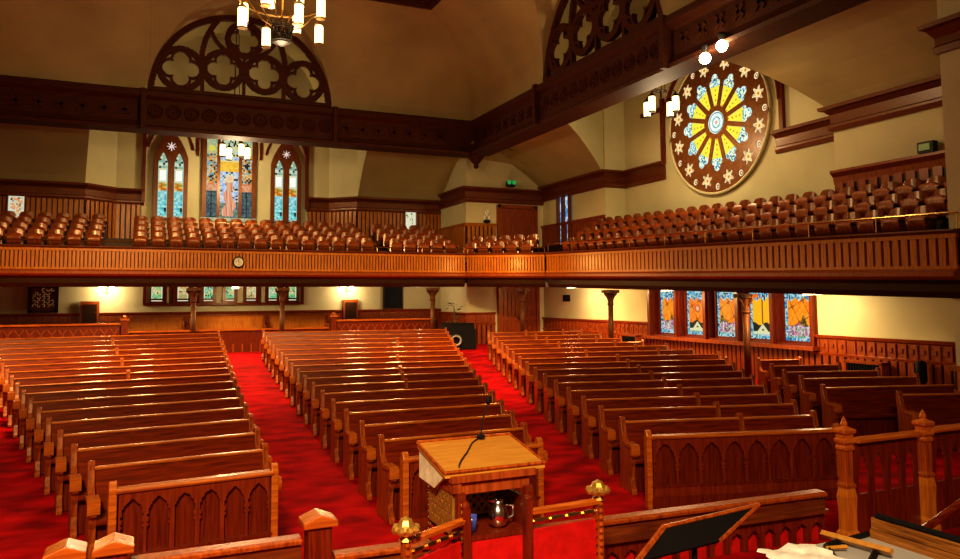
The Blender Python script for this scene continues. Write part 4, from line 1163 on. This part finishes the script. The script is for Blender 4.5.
mb=MB(); mb.box(W(bx0-.01,(by0+by1)/2,.76),(.03,by1-by0-.04,.6)); mb.box(W((bx0+bx1)/2,by0+.01,.76),(bx1-bx0-.05,.03,.60)); mb.build('red_panel',M['redcloth'],pu)
# gilt fretwork on the side
def fret(u,v):
    if u<.03 or u>.39 or v<.02 or v>.25: return True
    a=(u*16)%1-.5; b=(v*16)%1-.5; d=math.hypot(a,b)
    return abs(d-.38)<.13 or d<.12
mb=MB(); mb.solidmask(fret,.42,.27,60,40,.02,frame(W(bx0-.02,by1-.02,1.10),(0,-1,0),(0,0,1),(-1,0,0))); mb.build('gilt_fretwork',M['gold'],pu)
mb=MB(); mb.solidmask(fret,.42,.27,60,40,.02,frame(W(bx0+.03,by1-.04,1.10),(1,0,0),(0,0,1),(0,-1,0))); mb.build('gilt_fretwork',M['gold'],pu)
for (x,y) in ((bx0-.005,by0-.025),(bx1+.005,by0-.025),(bx0-.03,by1)):
    mb=MB()
    for k in range(22): mb.sphere(W(x,y,.5+.04*k),.016,6,4)
    mb.build('beaded_moulding',M['brass'],pu)
# wings
def wing(a,b,zt):
    a,b=V(a),V(b); d=(b-a); L=d.length; ang=math.atan2(d.y,d.x)
    T=Matrix.Translation(W(a.x,a.y,PZ))@Matrix.Rotation(ang,4,'Z')
    H=zt-PZ
    mb=MB(); mb.prism([(-.03,H-.035),(-.035,H-.01),(0,H),(.035,H-.01),(.03,H-.035)],0,L,'yz',T); w=mb.build('wing_rail',M['rail'],pu)
    mb=MB(); n=4
    mb.tube([T@V((.03,-.0,H-.085)),T@V((L-.03,0,H-.085))],.012,6)
    for k in range(n): mb.tube([T@V((.05+k*(L-.06)/n,-.01,H-.085)),T@V(((k+.75)*(L-.06)/n+.03,-.01,H-.085))],.02,6)
    mb.build('spindle_moulding',M['brass'],w)
    mb=MB(); mb.box((L/2,.005,(H-.14)/2),(L-.04,.03,H-.14),T); mb.build('red_panel',M['redcloth'],pu)
    mb=MB()
    for k in range(12):
        for x in (.03,L-.03): mb.sphere(T@V((x,-.018,H-.14-.055*k)),.010,6,4)
    mb.build('brass_nails',M['brass'],w)
def wingpost(x,y,zt):
    mb=MB(); h=zt-PZ; mb.box(W(x,y,PZ+h*.5-.04),(.05,.05,h-.08))
    for k in range(16): mb.sphere(W(x,y-.028,PZ+.1+k*.045),.017,6,4)
    p=mb.build('wing_post',M['pewend'],pu)
    mb=MB(); c=W(x,y,zt-.10)
    mb.lathe([(.03,-.03),(.045,-.02),(.03,0),(.06,.02),(.075,.045),(.05,.07),(.035,.095),(.0,.115)],c,8)
    for k in range(8):
        a=PI/4*k; mb.sphere((c[0]+.062*math.cos(a),c[1]+.062*math.sin(a),c[2]+.042),.026,6,4)
    mb.build('carved_finial',M['gold'],p)
wing((2.33,4.47),(2.90,4.50),1.23); wing((1.43,4.23),(1.88,4.47),1.23)
wingpost(2.90,4.50,1.34); wingpost(1.43,4.23,1.34); 
mb=MB()
for x in (2.335,1.90): mb.box(W(x,4.46,.86),(.05,.05,.86)); mb.sphere(W(x,4.46,1.30),.03)
mb.build('wing_post',M['panel'],pu)
# things on and in the pulpit
t=thing('microphone','thin gooseneck microphone standing on the oak reading top','microphone',(2.25,5.0,1.606))
mb=MB(); mb.lathe([(.03,0),(.03,.015),(.012,.025)],n=10); mb.build('mount',M['black'],t)
mb=MB(); mb.tube([(0,0,.02),(.02,.01,.12),(.06,.03,.22)],.006,6); mb.build('gooseneck',M['iron'],t)
mb=MB(); mb.sphere((.075,.035,.25),.02,8,6,(1,1,1.6)); mb.build('capsule',M['black'],t,True)
t=thing('trailing_wire','thin dark cord trailing across the oak reading top','cord',(1.95,4.63,1.53))
mb=MB(); mb.tube([(.30,.39,.075),(.2,.30,.06),(.1,.15,.035),(.0,.02,.012),(-.06,-.08,-.0)],.005,5); mb.build('wire',M['iron'],t)
mb=MB(); mb.box((.30,.39,.08),(.02,.03,.012)); mb.build('plug',M['black'],t)
t=thing('water_jug','silver-white jug standing on the dark shelf inside the pulpit','jug',(2.20,4.62,1.097))
mb=MB(); mb.lathe([(.035,0),(.06,.02),(.07,.07),(.06,.12),(.035,.15),(.04,.17)],n=16); mb.build('jug_body',M['silver'],t,True)
mb=MB(); mb.tube([(.055,0,.13),(.11,0,.12),(.11,0,.06),(.065,0,.04)],.009,6); mb.build('handle',M['silver'],t)
mb=MB(); mb.prism([(-.04,.155),(-.08,.175),(-.035,.172)],-.012,.012,'xz'); mb.build('spout',M['silver'],t)
t=thing('glass_tumbler','small blue glass tumbler on the pulpit shelf beside the jug','glass',(2.0,4.60,1.097))
mb=MB(); mb.lathe([(.03,0),(.036,.10),(.032,.10),(.026,.01)],n=14); mb.build('tumbler_wall',M['blueg'],t,True)
mb=MB(); mb.lathe([(.028,.0),(.03,.012)],n=14); mb.build('tumbler_foot',M['silver'],t)
# ------------------------------------------------------------------ music stand, console and papers
ms=thing('music_stand','dark sloping music desk on a stand beside the pulpit wing','music stand',(3.3,4.0,PZ))
def Q(x,y,z): return (x-3.3,y-4.0,z-PZ)
a,b,c,d=V(Q(3.08,4.02,1.14)),V(Q(4.0,4.15,1.14)),V(Q(3.45,3.93,1.03)),V(Q(2.74,3.84,1.03))
nn=(b-a).cross(d-a).normalized()*.022
mb=MB(); mb.add([a,b,c,d,a+nn,b+nn,c+nn,d+nn],[(0,1,2,3),(4,7,6,5),(0,4,5,1),(1,5,6,2),(2,6,7,3),(3,7,4,0)]); mb.build('desk_board',M['black'],ms)
mb=MB(); mb.tube([a,b],.016,6); mb.tube([b,c],.014,6); mb.tube([d,a],.02,6); mb.build('desk_edging',M['pewend'],ms)
mb=MB(); mb.tube([(0,0,.02),(0,0,.62)],.018,8); 
for k in range(3):
    an=2*PI*k/3; mb.tube([(0,0,.2),(.28*math.cos(an),.28*math.sin(an),.012)],.012,6)
mb.build('stand_pole',M['black'],ms)
og=thing('organ_console','low wooden organ console with dark framed top and plank side','organ console',(4.3,3.6,PZ))
def G(x,y,z): return (x-4.3,y-3.6,z-PZ)
mb=MB(); mb.prism([(3.42,3.66),(3.95,3.79),(4.65,3.83),(5.15,3.2),(5.1,2.2),(3.3,2.2)],.92-PZ,.95-PZ,'xy',Matrix.Translation((-4.3,-3.6,0))); mb.build('console_top',M['grey'],og)
mb=MB(); mb.prism([(3.5,3.6),(3.97,3.72),(4.6,3.76),(5.05,3.15),(5.0,2.3),(3.45,2.3)],.0,.92-PZ,'xy',Matrix.Translation((-4.3,-3.6,0))); mb.build('console_case',M['dark'],og)
mb=MB(); mb.tube([G(3.95,3.45,.965),G(4.15,3.72,.965),G(4.6,3.77,.965)],.022,4); mb.tube([G(4.0,3.3,.965),G(4.42,3.55,.965)],.022,4); mb.build('inlaid_frame',M['black'],og)
mb=MB(); p,q=V(G(4.27,3.86,.99)),V(G(4.33,3.38,1.0)); mb.tube([p,q],.024,4); mb.tube([V(G(4.08,3.66,.975)),V(G(4.2,3.60,.985))],.014,4); mb.build('music_ledge',M['oak'],og)
# plank side board
a,b=V(G(4.62,3.69,1.10)),V(G(4.62,2.85,1.10))
mb=MB(); 
for k in range(5):
    z0=1.09-.075*(k+1)-PZ; mb.box(((a.x+b.x)/2-.015*k,(a.y+b.y)/2,z0+.035),(.03,.95,.07))
mb.build('plank_side',M['plankw'],og)
mb=MB(); mb.tube([a+V((0,.02,0)),b],.022,6); mb.build('board_edge',M['black'],og)
t=thing('sheet_paper','crumpled white sheet of paper lying on the organ console','paper',(3.80,3.57,.961))
mb=MB(); n=8
vs=[(-.2+.4*i/n+.03*math.sin(j*2+i),-.15+.34*j/n+.02*math.sin(i*1.7),.012+.018*(h2(i,j)+math.sin(i*1.3+j*.9)*.5+.5)) for i in range(n+1) for j in range(n+1)]
mb.add(vs,[(i*(n+1)+j,(i+1)*(n+1)+j,(i+1)*(n+1)+j+1,i*(n+1)+j+1) for i in range(n) for j in range(n)]); mb.build('sheet',M['paper'],t,True)
t=thing('music_book','pale open music book on the console in front of the dark music desk','book',(3.50,3.33,.957),.5)
mb=MB()
for s in (-1,1): mb.prism([(0,.0),(s*.16,.0),(s*.16,.018),(s*.08,.03),(0,.015)],-.11,.11,'xz')
mb.build('pages',M['cream'],t); mb=MB(); mb.box((0,0,.003),(.34,.24,.006)); mb.build('cover',M['panel'],t)
t=thing('hand_rail','slanting red-brown handrail rising towards the pier below the gothic railing','handrail',(5.7,4.2,PZ))
mb=MB(); mb.tube([(-.3,-.25,.42),(1.2,.1,.60)],.03,8); mb.build('rail_bar',M['pew'],t)
mb=MB()
for x,y,z in ((-.25,-.24,.43),(1.1,.08,.59)): mb.tube([(x,y,.0),(x,y,z)],.018,6)
mb.build('rail_post',M['iron'],t)
# ------------------------------------------------------------------ light
def area(name,loc,size,power,col,rot=(0,0,0),sy=None,spread=None):
    l=bpy.data.lights.new(name,'AREA'); l.energy=power; l.color=col; l.size=size
    if sy: l.shape='RECTANGLE'; l.size_y=sy
    if spread: l.spread=spread
    o=bpy.data.objects.new(name,l); o.location=loc; o.rotation_euler=rot; COL.objects.link(o); return o
def point(name,loc,power,col,r=.15):
    l=bpy.data.lights.new(name,'POINT'); l.energy=power; l.color=col; l.shadow_soft_size=r
    o=bpy.data.objects.new(name,l); o.location=loc; COL.objects.link(o); return o
WARM=(1,.78,.48); AMBR=(1,.64,.28)
point('chandelier_light',(3.0,18.3,8.0),560,WARM,.6)
for x,rz in ((-.5,5),(6.0,-22)): area('rear_pew_fill',(x,14.5,8.0),1.2,470,(1,.68,.34),rot=(R(47),0,R(rz)),spread=R(84))  # added fill aimed at the rear pew backs, apart from the chandelier
area('ceiling_fill',(2.5,13,12.7),6,170,(1,.78,.50),sy=12,spread=R(120))  # added overhead fill for pews and floor, not a fixture
point('pendant_light',(14.32,18.33,7.4),190,WARM,.3)
point('pendant_light',(3.2,29.5,7.3),250,WARM,.3)
point('flood_light',(XB-.8,13.2,7.4),45,WARM,.2)
for x,y,e in ((-1.07,30.4,45),(7.86,30.4,45),(3.2,28.6,90),(10.5,29.3,40)): point('sconce_light',(x,y,2.75),e,WARM,.15)
for x,y,e in ((14.6,24.2,60),(14.6,18.6,50),(14.5,13.1,55)): point('strip_light',(x,y,ZG+zoff(y)-.35),e,WARM,.2)
for x in (-4,-1.2,.2,3.1,7.2,8.6): area('under_gallery_fill',(x,26.6,2.98),.5,90,AMBR,rot=(R(-35),0,0))  # added fill below the gallery edge, warms the rear pew rows
for y in (22.8,18.5,14): area('under_gallery_fill',(13.9,y,ZG+zoff(y)-.16),.5,100,AMBR,rot=(0,R(-35),0))  # same added fill along the side gallery
point('gallery_corner_fill',(11.5,24.3,3.9),80,(1,.55,.16),.2)  # added unseen source floating before the bend, makes its panel glow
area('gallery_fill',(2.5,28.3,7.9),3,80,AMBR,sy=.5)  # added fill brightening the rear gallery, no lamp hangs here
area('gallery_fill',(13.4,17,8.0),.5,60,AMBR,rot=(0,R(-20),0),sy=8)  # added fill brightening the side gallery
area('chancel_fill',(-2,-3.0,8.2),1.6,570,(1,.74,.44),rot=(R(48),0,R(-18)),spread=R(86))  # added frontal fill from behind the camera for the pews
w=bpy.data.worlds.new('world'); S.world=w; w.use_nodes=True
w.node_tree.nodes['Background'].inputs[0].default_value=(.5,.42,.3,1); w.node_tree.nodes['Background'].inputs[1].default_value=.12
S.view_settings.view_transform='Standard'; S.view_settings.look='Medium High Contrast'; S.view_settings.exposure=0; S.view_settings.gamma=1
S.cycles.max_bounces=6; S.cycles.sample_clamp_indirect=4
